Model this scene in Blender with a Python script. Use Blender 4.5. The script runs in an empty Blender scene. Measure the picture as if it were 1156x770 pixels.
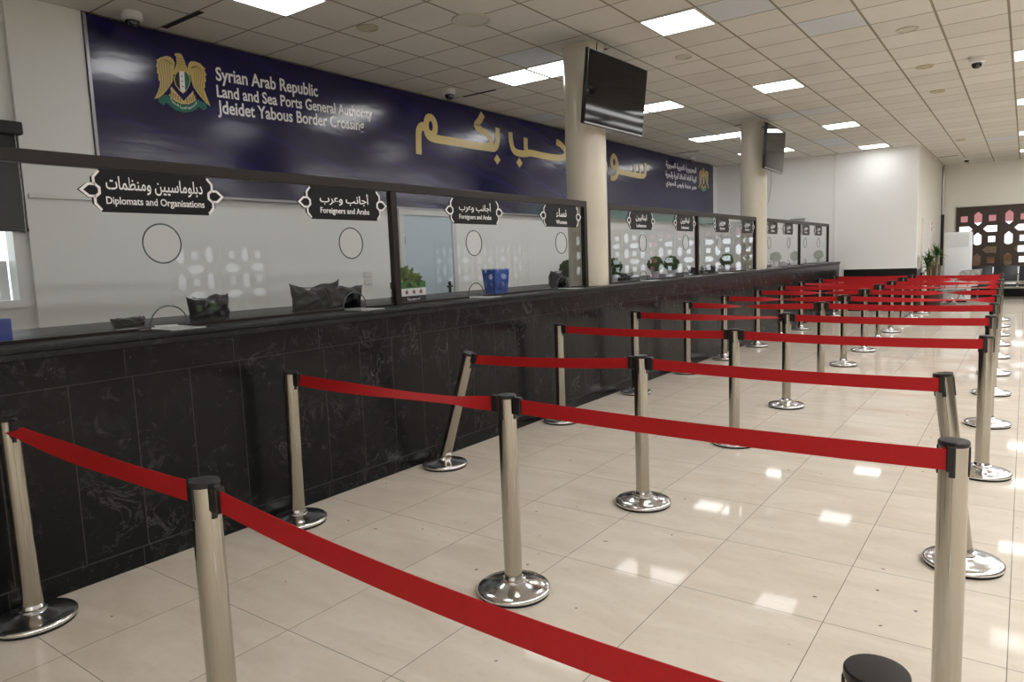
import bpy, bmesh, math, random
from mathutils import Vector, Matrix
PI = math.pi
sc = bpy.context.scene
COL = sc.collection
random.seed(7)

# ------------------------------------------------------------------ helpers
def link(o, parent=None):
    COL.objects.link(o)
    if parent is not None:
        o.parent = parent
    return o

def finish(bm, sharp=35):
    bm.normal_update()
    for f in bm.faces:
        f.smooth = True
    lim = math.radians(sharp)
    for e in bm.edges:
        if len(e.link_faces) == 2:
            if e.calc_face_angle(0) > lim:
                e.smooth = False
        else:
            e.smooth = False

def obj(name, bm, mat, parent=None, loc=None, sharp=35):
    finish(bm, sharp)
    me = bpy.data.meshes.new(name)
    bm.to_mesh(me); bm.free()
    me.materials.append(mat)
    o = bpy.data.objects.new(name, me)
    if loc is not None:
        o.location = loc
    return link(o, parent)

def tag(o, label, cat, group=None, kind=None):
    o['label'] = label
    o['category'] = cat
    if group: o['group'] = group
    if kind: o['kind'] = kind
    return o

def struct(o, label=None, cat=None):
    o['kind'] = 'structure'
    if label: o['label'] = label
    if cat: o['category'] = cat
    return o

def thing(name, label, cat, loc=(0, 0, 0), rotz=0, group=None):
    o = bpy.data.objects.new(name, None)
    o.empty_display_size = .1
    o.location = loc
    o.rotation_euler = (0, 0, rotz)
    link(o)
    return tag(o, label, cat, group)

def kids(o):
    return [c for c in bpy.data.objects if c.parent == o]

def dup(root, loc, rotz=None, label=None, group=None):
    def cp(o, parent):
        c = o.copy(); COL.objects.link(c)
        c.parent = parent
        c.matrix_parent_inverse = o.matrix_parent_inverse.copy()
        for ch in kids(o):
            cp(ch, c)
        return c
    r = cp(root, None)
    r.location = loc
    if rotz is not None: r.rotation_euler = (0, 0, rotz)
    if label: r['label'] = label
    if group: r['group'] = group
    return r

def B():
    return bmesh.new()

def box(bm, x0, x1, y0, y1, z0, z1, bev=0, seg=1, mtx=None):
    t = bmesh.new()
    r = bmesh.ops.create_cube(t, size=1)
    for v in t.verts:
        v.co = Vector(((x0 + x1) / 2 + v.co.x * (x1 - x0), (y0 + y1) / 2 + v.co.y * (y1 - y0), (z0 + z1) / 2 + v.co.z * (z1 - z0)))
    if bev:
        bmesh.ops.bevel(t, geom=list(t.edges), offset=bev, segments=seg, affect='EDGES', profile=.5)
    merge(bm, t, mtx)
    return bm

def merge(bm, t, mtx=None):
    vm = {}
    for v in t.verts:
        vm[v] = bm.verts.new(mtx @ v.co if mtx else v.co)
    for f in t.faces:
        try:
            bm.faces.new([vm[v] for v in f.verts])
        except ValueError:
            pass
    t.free()

def lathe(bm, prof, n=32, c=(0, 0, 0), mtx=None):
    t = bmesh.new()
    rings = []
    for r, z in prof:
        if r < 1e-6:
            rings.append([t.verts.new((c[0], c[1], c[2] + z))])
        else:
            rings.append([t.verts.new((c[0] + r * math.cos(2 * PI * i / n), c[1] + r * math.sin(2 * PI * i / n), c[2] + z)) for i in range(n)])
    for a, b in zip(rings, rings[1:]):
        for i in range(n):
            j = (i + 1) % n
            if len(a) == 1 and len(b) == 1: continue
            if len(a) == 1: t.faces.new((a[0], b[j], b[i]))
            elif len(b) == 1: t.faces.new((a[i], a[j], b[0]))
            else: t.faces.new((a[i], a[j], b[j], b[i]))
    bmesh.ops.recalc_face_normals(t, faces=t.faces)
    merge(bm, t, mtx)
    return bm

def catmull(pts, n=6, closed=False):
    P = [Vector(p) for p in pts]
    out = []
    m = len(P)
    rng = range(m if closed else m - 1)
    for i in rng:
        if closed:
            p0, p1, p2, p3 = P[(i - 1) % m], P[i], P[(i + 1) % m], P[(i + 2) % m]
        else:
            p0, p1, p2, p3 = P[max(i - 1, 0)], P[i], P[i + 1], P[min(i + 2, m - 1)]
        for k in range(n):
            t = k / n
            out.append(.5 * ((2 * p1) + (p2 - p0) * t + (2 * p0 - 5 * p1 + 4 * p2 - p3) * t * t + (3 * p1 - p0 - 3 * p2 + p3) * t ** 3))
    if not closed: out.append(P[-1])
    return out

def tube(bm, pts, r, n=8, closed=False):
    P = [Vector(p) for p in pts]
    m = len(P)
    rings = []
    up = None
    for i, p in enumerate(P):
        if closed: d = (P[(i + 1) % m] - P[(i - 1) % m]).normalized()
        else: d = (P[min(i + 1, m - 1)] - P[max(i - 1, 0)]).normalized()
        if up is None:
            up = Vector((0, 0, 1)) if abs(d.z) < .9 else Vector((1, 0, 0))
        s = d.cross(up).normalized(); u = s.cross(d).normalized(); up = u
        rr = r[i] if isinstance(r, (list, tuple)) else r
        rings.append([bm.verts.new(p + (s * math.cos(2 * PI * k / n) + u * math.sin(2 * PI * k / n)) * rr) for k in range(n)])
    for i in range(m if closed else m - 1):
        a, b = rings[i], rings[(i + 1) % m]
        for k in range(n):
            bm.faces.new((a[k], a[(k + 1) % n], b[(k + 1) % n], b[k]))
    if not closed:
        bm.faces.new(rings[0][::-1]); bm.faces.new(rings[-1])
    return bm

def prism_yz(bm, pts, x0, x1):
    """polygon in (y,z) extruded along x"""
    a = [bm.verts.new((x0, y, z)) for y, z in pts]
    b = [bm.verts.new((x1, y, z)) for y, z in pts]
    f0 = bm.faces.new(a); f1 = bm.faces.new(b)
    n = len(pts)
    sides = [bm.faces.new((a[i], a[(i + 1) % n], b[(i + 1) % n], b[i])) for i in range(n)]
    bmesh.ops.recalc_face_normals(bm, faces=[f0, f1] + sides)
    bmesh.ops.triangulate(bm, faces=[f0, f1])
    return bm

def ribbon_yz(bm, pts, w, x0, x1, closed=False, round_caps=False):
    P = [Vector((p[0], p[1])) for p in pts]
    m = len(P); L = []; R = []
    for i in range(m):
        if closed: d0 = (P[i] - P[i - 1]); d1 = (P[(i + 1) % m] - P[i])
        else:
            d0 = P[i] - P[i - 1] if i else P[1] - P[0]
            d1 = P[i + 1] - P[i] if i < m - 1 else P[-1] - P[-2]
        d0.normalize(); d1.normalize()
        n0 = Vector((-d0.y, d0.x)); n1 = Vector((-d1.y, d1.x))
        n = (n0 + n1)
        if n.length < 1e-6: n = n0.copy()
        n.normalize()
        k = min(1 / max(n.dot(n0), .5), 2)
        L.append(P[i] + n * w / 2 * k); R.append(P[i] - n * w / 2 * k)
    va = [[bm.verts.new((x, p.x, p.y)) for p in S] for x in (x0, x1) for S in (L, R)]
    la, ra, lb, rb = va
    for i in range(m if closed else m - 1):
        j = (i + 1) % m
        bm.faces.new((lb[i], rb[i], rb[j], lb[j]))
        bm.faces.new((la[i], la[j], ra[j], ra[i]))
        bm.faces.new((la[i], lb[i], lb[j], la[j]))
        bm.faces.new((ra[i], ra[j], rb[j], rb[i]))
    if not closed:
        bm.faces.new((la[0], ra[0], rb[0], lb[0])); bm.faces.new((la[-1], lb[-1], rb[-1], ra[-1]))
    return bm

def curve_mesh(polys, depth, name='shape'):
    """2D outlines (first outer, others holes or more outers) -> bmesh, filled, in local xy, extruded +-depth/2 in z"""
    cu = bpy.data.curves.new(name, 'CURVE'); cu.dimensions = '2D'; cu.fill_mode = 'BOTH'; cu.extrude = depth / 2
    for pts in polys:
        s = cu.splines.new('POLY'); s.points.add(len(pts) - 1)
        for p, q in zip(s.points, pts): p.co = (q[0], q[1], 0, 1)
        s.use_cyclic_u = True
    return _cm(cu)

def _cm(cu):
    o = bpy.data.objects.new('tmp', cu); COL.objects.link(o)
    dg = bpy.context.evaluated_depsgraph_get(); dg.update()
    me = bpy.data.meshes.new_from_object(o.evaluated_get(dg))
    bm = bmesh.new(); bm.from_mesh(me)
    bpy.data.objects.remove(o); bpy.data.curves.remove(cu); bpy.data.meshes.remove(me)
    bmesh.ops.remove_doubles(bm, verts=bm.verts, dist=1e-6)
    return bm

# maps local (x,y,z) -> world (z, x, y): text x runs along +Y, up is +Z, faces +X
FACE_X = Matrix(((0, 0, 1, 0), (1, 0, 0, 0), (0, 1, 0, 0), (0, 0, 0, 1)))

AR = {'ء': (0xFE80, 1), 'أ': (0xFE83, 2), 'ئ': (0xFE89, 4), 'ا': (0xFE8D, 2), 'ب': (0xFE8F, 4), 'ة': (0xFE93, 2), 'ت': (0xFE95, 4),
      'ج': (0xFE9D, 4), 'ح': (0xFEA1, 4), 'د': (0xFEA9, 2), 'ذ': (0xFEAB, 2), 'ر': (0xFEAD, 2), 'س': (0xFEB1, 4), 'ظ': (0xFEC5, 4),
      'ع': (0xFEC9, 4), 'ف': (0xFED1, 4), 'ك': (0xFED9, 4), 'ل': (0xFEDD, 4), 'م': (0xFEE1, 4), 'ن': (0xFEE5, 4), 'ه': (0xFEE9, 4),
      'و': (0xFEED, 2), 'ي': (0xFEF1, 4)}
def arabic(s):
    out = []
    for i, ch in enumerate(s):
        if ch not in AR: out.append(ch); continue
        base, n = AR[ch]
        prev = s[i - 1] if i else ' '; nxt = s[i + 1] if i + 1 < len(s) else ' '
        jp = prev in AR and AR[prev][1] == 4 and n > 1
        jn = n == 4 and nxt in AR and AR[nxt][1] > 1
        k = 0
        if jp and jn: k = 3
        elif jn: k = 2
        elif jp: k = 1
        out.append(chr(base + k))
    return ''.join(reversed(out))

def text_bm(body, w, h=None, bold=.012, depth=.002):
    """text mesh fitted to width w (and height h), origin lower left, in the local xy plane"""
    cu = bpy.data.curves.new('t', 'FONT'); cu.body = body; cu.size = 1; cu.offset = bold; cu.extrude = .01; cu.resolution_u = 3
    bm = _cm(cu)
    xs = [v.co.x for v in bm.verts]; ys = [v.co.y for v in bm.verts]
    x0, x1, y0, y1 = min(xs), max(xs), min(ys), max(ys)
    sx = w / (x1 - x0); sy = sx if h is None else h / (y1 - y0)
    for v in bm.verts:
        v.co = Vector(((v.co.x - x0) * sx, (v.co.y - (y0 if h is not None else 0)) * sy, depth / 2 if v.co.z > 0 else -depth / 2))
    return bm

def text_on_x(name, body, x, y0, z0, w, h, mat, parent, bold=.012, shear=0, depth=.002):
    bm = text_bm(body, w, h, bold, depth)
    for v in bm.verts:
        v.co = Vector((x + v.co.z, y0 + v.co.x, z0 + v.co.y))
    bmesh.ops.recalc_face_normals(bm, faces=bm.faces)
    return obj(name, bm, mat, parent)

# ------------------------------------------------------------------ materials
def new_mat(name):
    m = bpy.data.materials.new(name); m.use_nodes = True
    nt = m.node_tree
    p = nt.nodes['Principled BSDF']
    return m, nt, p

def pmat(name, col, rough=.5, metal=0, spec=.5, var=0, scale=8, bump=0, bscale=40, rvar=0, coat=0, trans=0):
    m, nt, p = new_mat(name)
    p.inputs['Base Color'].default_value = (*col, 1)
    p.inputs['Roughness'].default_value = rough
    p.inputs['Metallic'].default_value = metal
    p.inputs['Specular IOR Level'].default_value = spec
    p.inputs['Coat Weight'].default_value = coat
    p.inputs['Transmission Weight'].default_value = trans
    tc = nt.nodes.new('ShaderNodeTexCoord')
    if var or rvar:
        n = nt.nodes.new('ShaderNodeTexNoise'); n.inputs['Scale'].default_value = scale; n.inputs['Detail'].default_value = 5
        nt.links.new(tc.outputs['Object'], n.inputs['Vector'])
        if var:
            mx = nt.nodes.new('ShaderNodeMix'); mx.data_type = 'RGBA'
            mx.inputs['A'].default_value = (*[c * (1 - var) for c in col], 1)
            mx.inputs['B'].default_value = (*[min(1, c * (1 + var)) for c in col], 1)
            nt.links.new(n.outputs['Fac'], mx.inputs['Factor']); nt.links.new(mx.outputs['Result'], p.inputs['Base Color'])
        if rvar:
            mr = nt.nodes.new('ShaderNodeMapRange'); mr.inputs['To Min'].default_value = max(0, rough - rvar); mr.inputs['To Max'].default_value = rough + rvar
            nt.links.new(n.outputs['Fac'], mr.inputs['Value']); nt.links.new(mr.outputs['Result'], p.inputs['Roughness'])
    if bump:
        n2 = nt.nodes.new('ShaderNodeTexNoise'); n2.inputs['Scale'].default_value = bscale; n2.inputs['Detail'].default_value = 4
        nt.links.new(tc.outputs['Object'], n2.inputs['Vector'])
        b = nt.nodes.new('ShaderNodeBump'); b.inputs['Strength'].default_value = bump; b.inputs['Distance'].default_value = .01
        nt.links.new(n2.outputs['Fac'], b.inputs['Height']); nt.links.new(b.outputs['Normal'], p.inputs['Normal'])
    return m

def emat(name, col, strength):
    m = bpy.data.materials.new(name); m.use_nodes = True
    nt = m.node_tree; nt.nodes.clear()
    o = nt.nodes.new('ShaderNodeOutputMaterial'); e = nt.nodes.new('ShaderNodeEmission')
    e.inputs['Color'].default_value = (*col, 1); e.inputs['Strength'].default_value = strength
    nt.links.new(e.outputs[0], o.inputs[0])
    return m

class NT:
    """tiny node-graph helper"""
    def __init__(s, nt): s.nt = nt
    def n(s, t, **k):
        nd = s.nt.nodes.new('ShaderNode' + t)
        for a, b in k.items(): setattr(nd, a, b)
        return nd
    def val(s, sock, v):
        if hasattr(v, 'is_linked') or isinstance(v, bpy.types.NodeSocket): s.nt.links.new(v, sock)
        else: sock.default_value = v
    def math(s, op, a, b=0.0, clamp=False):
        nd = s.n('Math', operation=op, use_clamp=clamp)
        s.val(nd.inputs[0], a); s.val(nd.inputs[1], b)
        return nd.outputs[0]
    def mix(s, f, a, b):
        nd = s.n('Mix', data_type='RGBA')
        s.val(nd.inputs['Factor'], f); s.val(nd.inputs['A'], a if not isinstance(a, tuple) else (*a, 1)); s.val(nd.inputs['B'], b if not isinstance(b, tuple) else (*b, 1))
        return nd.outputs['Result']
    def noise(s, vec, scale, detail=4, rough=.5, dist=0):
        nd = s.n('TexNoise'); s.val(nd.inputs['Vector'], vec)
        nd.inputs['Scale'].default_value = scale; nd.inputs['Detail'].default_value = detail; nd.inputs['Roughness'].default_value = rough; nd.inputs['Distortion'].default_value = dist
        return nd.outputs['Fac']
    def ramp(s, v, lo, hi, a=0.0, b=1.0):
        nd = s.n('MapRange'); s.val(nd.inputs['Value'], v)
        nd.inputs['From Min'].default_value = lo; nd.inputs['From Max'].default_value = hi
        nd.inputs['To Min'].default_value = a; nd.inputs['To Max'].default_value = b
        return nd.outputs['Result']
    def xyz(s, sx=1, sy=1, sz=1):
        tc = s.n('TexCoord'); sp = s.n('SeparateXYZ'); s.nt.links.new(tc.outputs['Object'], sp.inputs[0])
        s.vec = tc.outputs['Object']
        return sp.outputs
    def comb(s, x, y, z):
        c = s.n('CombineXYZ'); s.val(c.inputs[0], x); s.val(c.inputs[1], y); s.val(c.inputs[2], z); return c.outputs[0]
    def grid(s, v, period, origin, half):
        """1 on a line of half-width `half` every `period`"""
        t = s.math('DIVIDE', s.math('SUBTRACT', v, origin), period)
        fr = s.math('FRACT', s.math('ADD', t, .5))
        d = s.math('MULTIPLY', s.math('ABSOLUTE', s.math('SUBTRACT', fr, .5)), period)
        return s.math('LESS_THAN', d, half), s.math('FLOOR', t)

T = .5762; TX0 = -1.895; TY0 = 3.627          # ceiling grid
ZC = 3.72

def floor_material():
    m, nt, p = new_mat('polished_tile'); g = NT(nt); x, y, z = g.xyz()
    lx, ix = g.grid(x, .6, 0, .0016); ly, iy = g.grid(y, .6, 0, .0016)
    line = g.math('MAXIMUM', lx, ly)
    wn = g.n('TexWhiteNoise', noise_dimensions='2D'); nt.links.new(g.comb(ix, iy, 0.0), wn.inputs['Vector'])
    off = g.math('MULTIPLY', wn.outputs['Value'], 20.0)
    v2 = g.comb(g.math('MULTIPLY', x, 1.2), g.math('ADD', g.math('MULTIPLY', y, 4.0), off), off)
    n1 = g.noise(v2, 1.6, 6, .6, .6); n2 = g.noise(g.vec, 22, 4)
    c = g.mix(g.ramp(n1, .3, .7), (.63, .555, .462), (.73, .665, .575))
    c = g.mix(g.ramp(n2, .55, .8, 0, .25), c, (.5, .42, .33))
    n3 = g.noise(g.vec, 1.1, 5, .65)
    c = g.mix(g.ramp(n3, .58, .8, 0, .22), c, (.55, .46, .35))
    n5 = g.noise(g.vec, 16.0, 1, .5)
    sp = g.ramp(n5, .775, .785, 0, .8)
    c = g.mix(sp, c, (.08, .06, .05))
    c = g.mix(g.math('MULTIPLY', line, .85), c, (.12, .10, .085))
    nt.links.new(c, p.inputs['Base Color'])
    nt.links.new(g.ramp(n3, .3, .8, .03, .075), p.inputs['Roughness'])
    p.inputs['Specular IOR Level'].default_value = .04
    return m

def ceiling_material():
    m, nt, p = new_mat('mineral_tile'); g = NT(nt); x, y, z = g.xyz()
    lx, ix = g.grid(x, T, TX0, .011); ly, iy = g.grid(y, T, TY0, .009)
    line = g.math('MAXIMUM', lx, ly)
    wn = g.n('TexWhiteNoise', noise_dimensions='2D'); nt.links.new(g.comb(ix, iy, 0.0), wn.inputs['Vector'])
    n1 = g.noise(g.vec, 120, 2, .7)
    c = g.mix(wn.outputs['Value'], (.68, .65, .60), (.75, .725, .675))
    c = g.mix(g.math('GREATER_THAN', wn.outputs['Value'], .955), c, (.66, .69, .74))
    c = g.mix(g.ramp(n1, .52, .70, 0, .35), c, (.46, .44, .39))
    n2 = g.noise(g.vec, .8, 4, .6)
    c = g.mix(g.ramp(n2, .5, .8, 0, .3), c, (.50, .45, .36))
    c = g.mix(line, c, g.mix(g.ramp(n2, .4, .6), (.30, .255, .165), (.24, .215, .17)))
    nt.links.new(c, p.inputs['Base Color'])
    p.inputs['Roughness'].default_value = .8
    b = g.n('Bump'); b.inputs['Strength'].default_value = .5; b.inputs['Distance'].default_value = .01
    nt.links.new(line, b.inputs['Height']); nt.links.new(b.outputs['Normal'], p.inputs['Normal'])
    return m

def marble_material(name, seam=True, base=(.008, .0085, .0095), rough=.22):
    m, nt, p = new_mat(name); g = NT(nt); x, y, z = g.xyz()
    iy = None
    vec = g.vec
    if seam:
        l1, iy = g.grid(y, .2975, -1.456, .0022)
        l2, i2 = g.grid(y, .595, -1.19, .002)
        mid = g.math('MULTIPLY', g.math('GREATER_THAN', z, .10), g.math('LESS_THAN', z, .973))
        vl = g.math('ADD', g.math('MULTIPLY', l1, mid), g.math('MULTIPLY', l2, g.math('SUBTRACT', 1.0, mid)))
        h1 = g.math('LESS_THAN', g.math('ABSOLUTE', g.math('SUBTRACT', z, .973)), .0022)
        h2 = g.math('LESS_THAN', g.math('ABSOLUTE', g.math('SUBTRACT', z, .10)), .0022)
        line = g.math('MAXIMUM', vl, g.math('MAXIMUM', h1, h2))
        wn = g.n('TexWhiteNoise', noise_dimensions='1D'); nt.links.new(iy, wn.inputs['W'])
        off = g.math('MULTIPLY', wn.outputs['Value'], 9.0)
        vec = g.comb(g.math('ADD', x, off), g.math('ADD', y, off), g.math('ADD', z, off))
    n1 = g.noise(vec, 3.2, 8, .62, 2.2)
    vein = g.math('SUBTRACT', 1.0, g.ramp(g.math('ABSOLUTE', g.math('SUBTRACT', n1, .5)), 0, .022, 0, 1))
    msk = g.ramp(g.noise(vec, 2.6, 5, .6), .5, .72)
    n2 = g.noise(vec, 9, 6, .7, 1.2)
    cloud = g.math('MULTIPLY', g.ramp(n2, .50, .78, 0, .5), g.ramp(g.noise(vec, 1.4, 4), .4, .65))
    c = g.mix(cloud, base, (.06, .063, .066))
    c = g.mix(g.math('MULTIPLY', g.math('MULTIPLY', vein, msk), .28), c, (.26, .26, .26))
    fleck = g.ramp(g.noise(vec, 34, 3, .6), .66, .74, 0, .35)
    c = g.mix(g.math('MULTIPLY', fleck, g.ramp(g.noise(vec, 4, 3), .45, .65)), c, (.25, .25, .25))
    if seam:
        c = g.mix(g.math('MULTIPLY', line, .55), c, (.085, .085, .085))
    nt.links.new(c, p.inputs['Base Color'])
    nt.links.new(g.ramp(n2, .3, .8, rough - .04, rough + .10), p.inputs['Roughness'])
    p.inputs['Specular IOR Level'].default_value = .25
    return m

def steel_material(name, rough, dirt, tint=(.47, .45, .41)):
    m, nt, p = new_mat(name); g = NT(nt); x, y, z = g.xyz()
    n1 = g.noise(g.comb(g.math('MULTIPLY', x, 6.0), g.math('MULTIPLY', y, 6.0), z), 3.5, 6, .65)
    c = g.mix(g.ramp(n1, .35, .75, 0, dirt), tint, (.46, .40, .30))
    nt.links.new(c, p.inputs['Base Color']); p.inputs['Metallic'].default_value = 1
    nt.links.new(g.ramp(n1, .3, .8, rough, rough + .10), p.inputs['Roughness'])
    return m

def glass_material():
    m = bpy.data.materials.new('partition_glass'); m.use_nodes = True
    nt = m.node_tree; nt.nodes.clear(); g = NT(nt)
    o = g.n('OutputMaterial'); tr = g.n('BsdfTransparent'); gl = g.n('BsdfGlossy'); mx = g.n('MixShader')
    tr.inputs['Color'].default_value = (.972, .985, .988, 1)
    gl.inputs['Color'].default_value = (1, 1, 1, 1); gl.inputs['Roughness'].default_value = 0.0
    geo = g.n('NewGeometry'); dt = g.n('VectorMath', operation='DOT_PRODUCT')
    nt.links.new(geo.outputs['Incoming'], dt.inputs[0]); nt.links.new(geo.outputs['Normal'], dt.inputs[1])
    om = g.math('SUBTRACT', 1.0, g.math('ABSOLUTE', dt.outputs['Value']), True)
    fr = g.math('ADD', g.math('MULTIPLY', g.math('POWER', om, 5.0), .965), .035)
    nt.links.new(fr, mx.inputs[0]); nt.links.new(tr.outputs[0], mx.inputs[1]); nt.links.new(gl.outputs[0], mx.inputs[2])
    df = g.n('BsdfDiffuse'); df.inputs['Color'].default_value = (.8, .84, .84, 1)
    m2 = g.n('MixShader'); m2.inputs[0].default_value = .008          # film of dust on the pane
    nt.links.new(mx.outputs[0], m2.inputs[1]); nt.links.new(df.outputs[0], m2.inputs[2])
    nt.links.new(m2.outputs[0], o.inputs[0])
    return m

def banner_material():
    m, nt, p = new_mat('printed_vinyl'); g = NT(nt); x, y, z = g.xyz()
    # printed design: navy with faint violet swooshes and a teal corner patch under the greeting
    sw = g.n('TexWave', wave_type='BANDS', bands_direction='DIAGONAL'); nt.links.new(g.comb(0.0, g.math('MULTIPLY', y, .25), g.math('MULTIPLY', z, 1.0)), sw.inputs['Vector'])
    sw.inputs['Scale'].default_value = 1.6; sw.inputs['Distortion'].default_value = 2.2; sw.inputs['Detail'].default_value = 1
    sl = g.ramp(sw.outputs['Fac'], .90, 1.0, 0, .30)
    c = g.mix(sl, (.0085, .0070, .062), (.022, .012, .17))
    ty = g.math('MULTIPLY', g.ramp(y, 6.3, 8.2), g.ramp(z, 2.50, 2.27))
    c = g.mix(g.math('MINIMUM', ty, 1.0, True), c, (.01, .17, .16))
    nt.links.new(c, p.inputs['Base Color'])
    p.inputs['Roughness'].default_value = .17; p.inputs['Specular IOR Level'].default_value = .6
    bn = g.noise(g.comb(x, g.math('MULTIPLY', y, .6), g.math('MULTIPLY', z, 2.5)), 1.6, 3, .5)
    b = g.n('Bump'); b.inputs['Strength'].default_value = .25; b.inputs['Distance'].default_value = .02
    nt.links.new(bn, b.inputs['Height']); nt.links.new(b.outputs['Normal'], p.inputs['Normal'])
    return m

def brick_material():
    m, nt, p = new_mat('brown_brick'); g = NT(nt); x, y, z = g.xyz()
    br = g.n('TexBrick'); nt.links.new(g.comb(x, z, 0.0), br.inputs['Vector'])
    br.inputs['Scale'].default_value = 4; br.inputs['Color1'].default_value = (.20, .10, .05, 1); br.inputs['Color2'].default_value = (.15, .08, .045, 1); br.inputs['Mortar'].default_value = (.07, .05, .04, 1)
    nt.links.new(br.outputs['Color'], p.inputs['Base Color']); p.inputs['Roughness'].default_value = .9
    return m

M = {
    'floor': floor_material(), 'ceiling': ceiling_material(), 'counter': marble_material('black_marble_panel'),
    'slab': marble_material('black_marble_slab', False, (.014, .015, .016), .38), 'dado': marble_material('black_marble_dado', False, (.010, .010, .011), .3),
    'wall': pmat('white_paint', (.88, .885, .885), .45, var=.02, scale=2, bump=.06, bscale=14),
    'wall_cream': pmat('cream_paint', (.78, .75, .68), .5, var=.04, scale=2, bump=.06, bscale=14),
    'wall_dark': pmat('taupe_paint', (.22, .20, .17), .6, var=.05, scale=2), 'column': pmat('cream_gloss_paint', (.74, .69, .58), .22, var=.05, scale=3, bump=.05, bscale=9),
    'trim': pmat('white_trim', (.82, .82, .82), .4), 'bronze': pmat('bronze_aluminium', (.022, .015, .012), .35, spec=.25),
    'glass': glass_material(), 'banner': banner_material(),
    'gold': pmat('gold_print', (.62, .48, .19), .28, spec=.5), 'gold_line': pmat('dark_gold_print', (.20, .13, .03), .3),
    'white_print': pmat('white_print', (.93, .93, .95), .18), 'green_print': pmat('green_print', (.008, .14, .10), .3), 'black_print': pmat('black_print', (.01, .01, .012), .3), 'red_print': pmat('red_print', (.35, .02, .03), .3),
    'sign': pmat('black_sign_board', (.008, .008, .009), .4, spec=.2), 'sign_white': pmat('sign_lettering', (.93, .93, .94), .4),
    'pole': steel_material('brushed_steel_tube', .09, .5), 'chrome': steel_material('chrome_plate', .10, .08, (.88, .89, .91)), 'cap': pmat('black_plastic', (.012, .012, .013), .38),
    'rubber': pmat('black_rubber', (.008, .008, .008), .7), 'belt': pmat('red_webbing', (.44, .0105, .0135), .62, spec=.3, var=.10, scale=60, bump=.1, bscale=300),
    'lamp': emat('lit_diffuser', (1.0, 1.0, .99), 4.6), 'lamp_frame': pmat('lamp_frame_white', (.8, .8, .8), .4),
    'screen': pmat('black_screen', (.003, .003, .0035), .05, spec=.12), 'bezel': pmat('tv_black_plastic', (.012, .012, .013), .3), 'grey_strip': pmat('silver_strip', (.35, .35, .37), .35, metal=.6),
    'metal': pmat('grey_steel', (.5, .5, .5), .35, metal=1), 'cable': pmat('cable_black', (.01, .01, .01), .5), 'cable_white': pmat('cable_white', (.65, .65, .66), .5),
    'cam_white': pmat('camera_white', (.75, .75, .75), .4), 'dome': pmat('smoked_dome', (.004, .004, .005), .06, spec=.8),
    'vent': pmat('yellowed_plastic', (.52, .46, .32), .5, var=.06, scale=8), 'stain': pmat('off_white_plastic', (.56, .53, .46), .5, var=.06, scale=5), 'dark_gap': pmat('ceiling_void', (.02, .018, .015), .9),
    'door': pmat('pale_blue_door', (.56, .66, .76), .3, var=.02, scale=2), 'door_frame': pmat('door_frame_white', (.70, .70, .70), .4), 'handle': pmat('dark_handle', (.03, .03, .03), .3, metal=.8),
    'leather': pmat('black_leather', (.010, .010, .012), .36, spec=.35, bump=.2, bscale=22), 'pot': pmat('grey_ceramic', (.62, .64, .66), .35), 'soil': pmat('potting_soil', (.035, .022, .014), .9),
    'leaf': pmat('topiary_leaf', (.055, .15, .022), .5, var=.5, scale=60), 'leaf2': pmat('pale_leaf', (.17, .27, .06), .45, var=.4, scale=40), 'yucca': pmat('yucca_leaf', (.045, .12, .018), .4, var=.4, scale=12),
    'bark': pmat('yucca_trunk', (.22, .155, .09), .85, var=.3, scale=30, bump=.4), 'maroon': pmat('dark_maroon_pot', (.035, .010, .010), .35),
    'blue': pmat('blue_plastic', (.010, .075, .42), .22, spec=.6), 'paper': pmat('white_paper', (.85, .86, .88), .6), 'tray': pmat('pale_steel_tray', (.62, .64, .64), .3, metal=.55),
    'wood': pmat('dark_wood_lattice', (.045, .026, .017), .45, var=.3, scale=20), 'appliance': pmat('white_appliance', (.78, .81, .84), .35), 'grille': pmat('appliance_grille', (.70, .73, .75), .45),
    'bench_black': pmat('bench_black_pad', (.016, .017, .02), .38), 'bench_metal': pmat('bench_silver', (.68, .69, .71), .22, metal=.9), 'blind': pmat('dark_blind', (.018, .021, .026), .55),
    'brick': brick_material(), 'grass': pmat('lawn', (.17, .27, .05), .9, var=.4, scale=8), 'pink': pmat('pink_awning', (.62, .22, .25), .7), 'notice': pmat('notice_paper', (.62, .36, .36), .6),
    'blue_folder': pmat('blue_folder', (.02, .05, .30), .4), 'socket': pmat('socket_plastic', (.72, .72, .70), .4),
}

# ------------------------------------------------------------------ room shell
GX = -2.59          # glass plane
WX = -5.40          # wall behind the counter (banner wall)
BX = -5.34          # face of the banner
YB = 15.5           # back wall
SX = -.80           # side wall of the recess
YF = 21.0           # far wall
RX = 8.0            # opposite (window) wall
YN = -7.0           # wall behind the camera
ZCT = 1.178         # counter top

b = B(); box(b, WX - .3, RX + .3, YN - .3, YF + .3, -.12, 0)
struct(obj('floor', b, M['floor']), 'polished beige stone tile floor with thin dark joints', 'floor')
b = B(); box(b, WX - .3, RX + .3, YN - .3, YF + .3, ZC, ZC + .12)
struct(obj('ceiling', b, M['ceiling']), 'suspended ceiling of grey square mineral tiles', 'ceiling')

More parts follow.
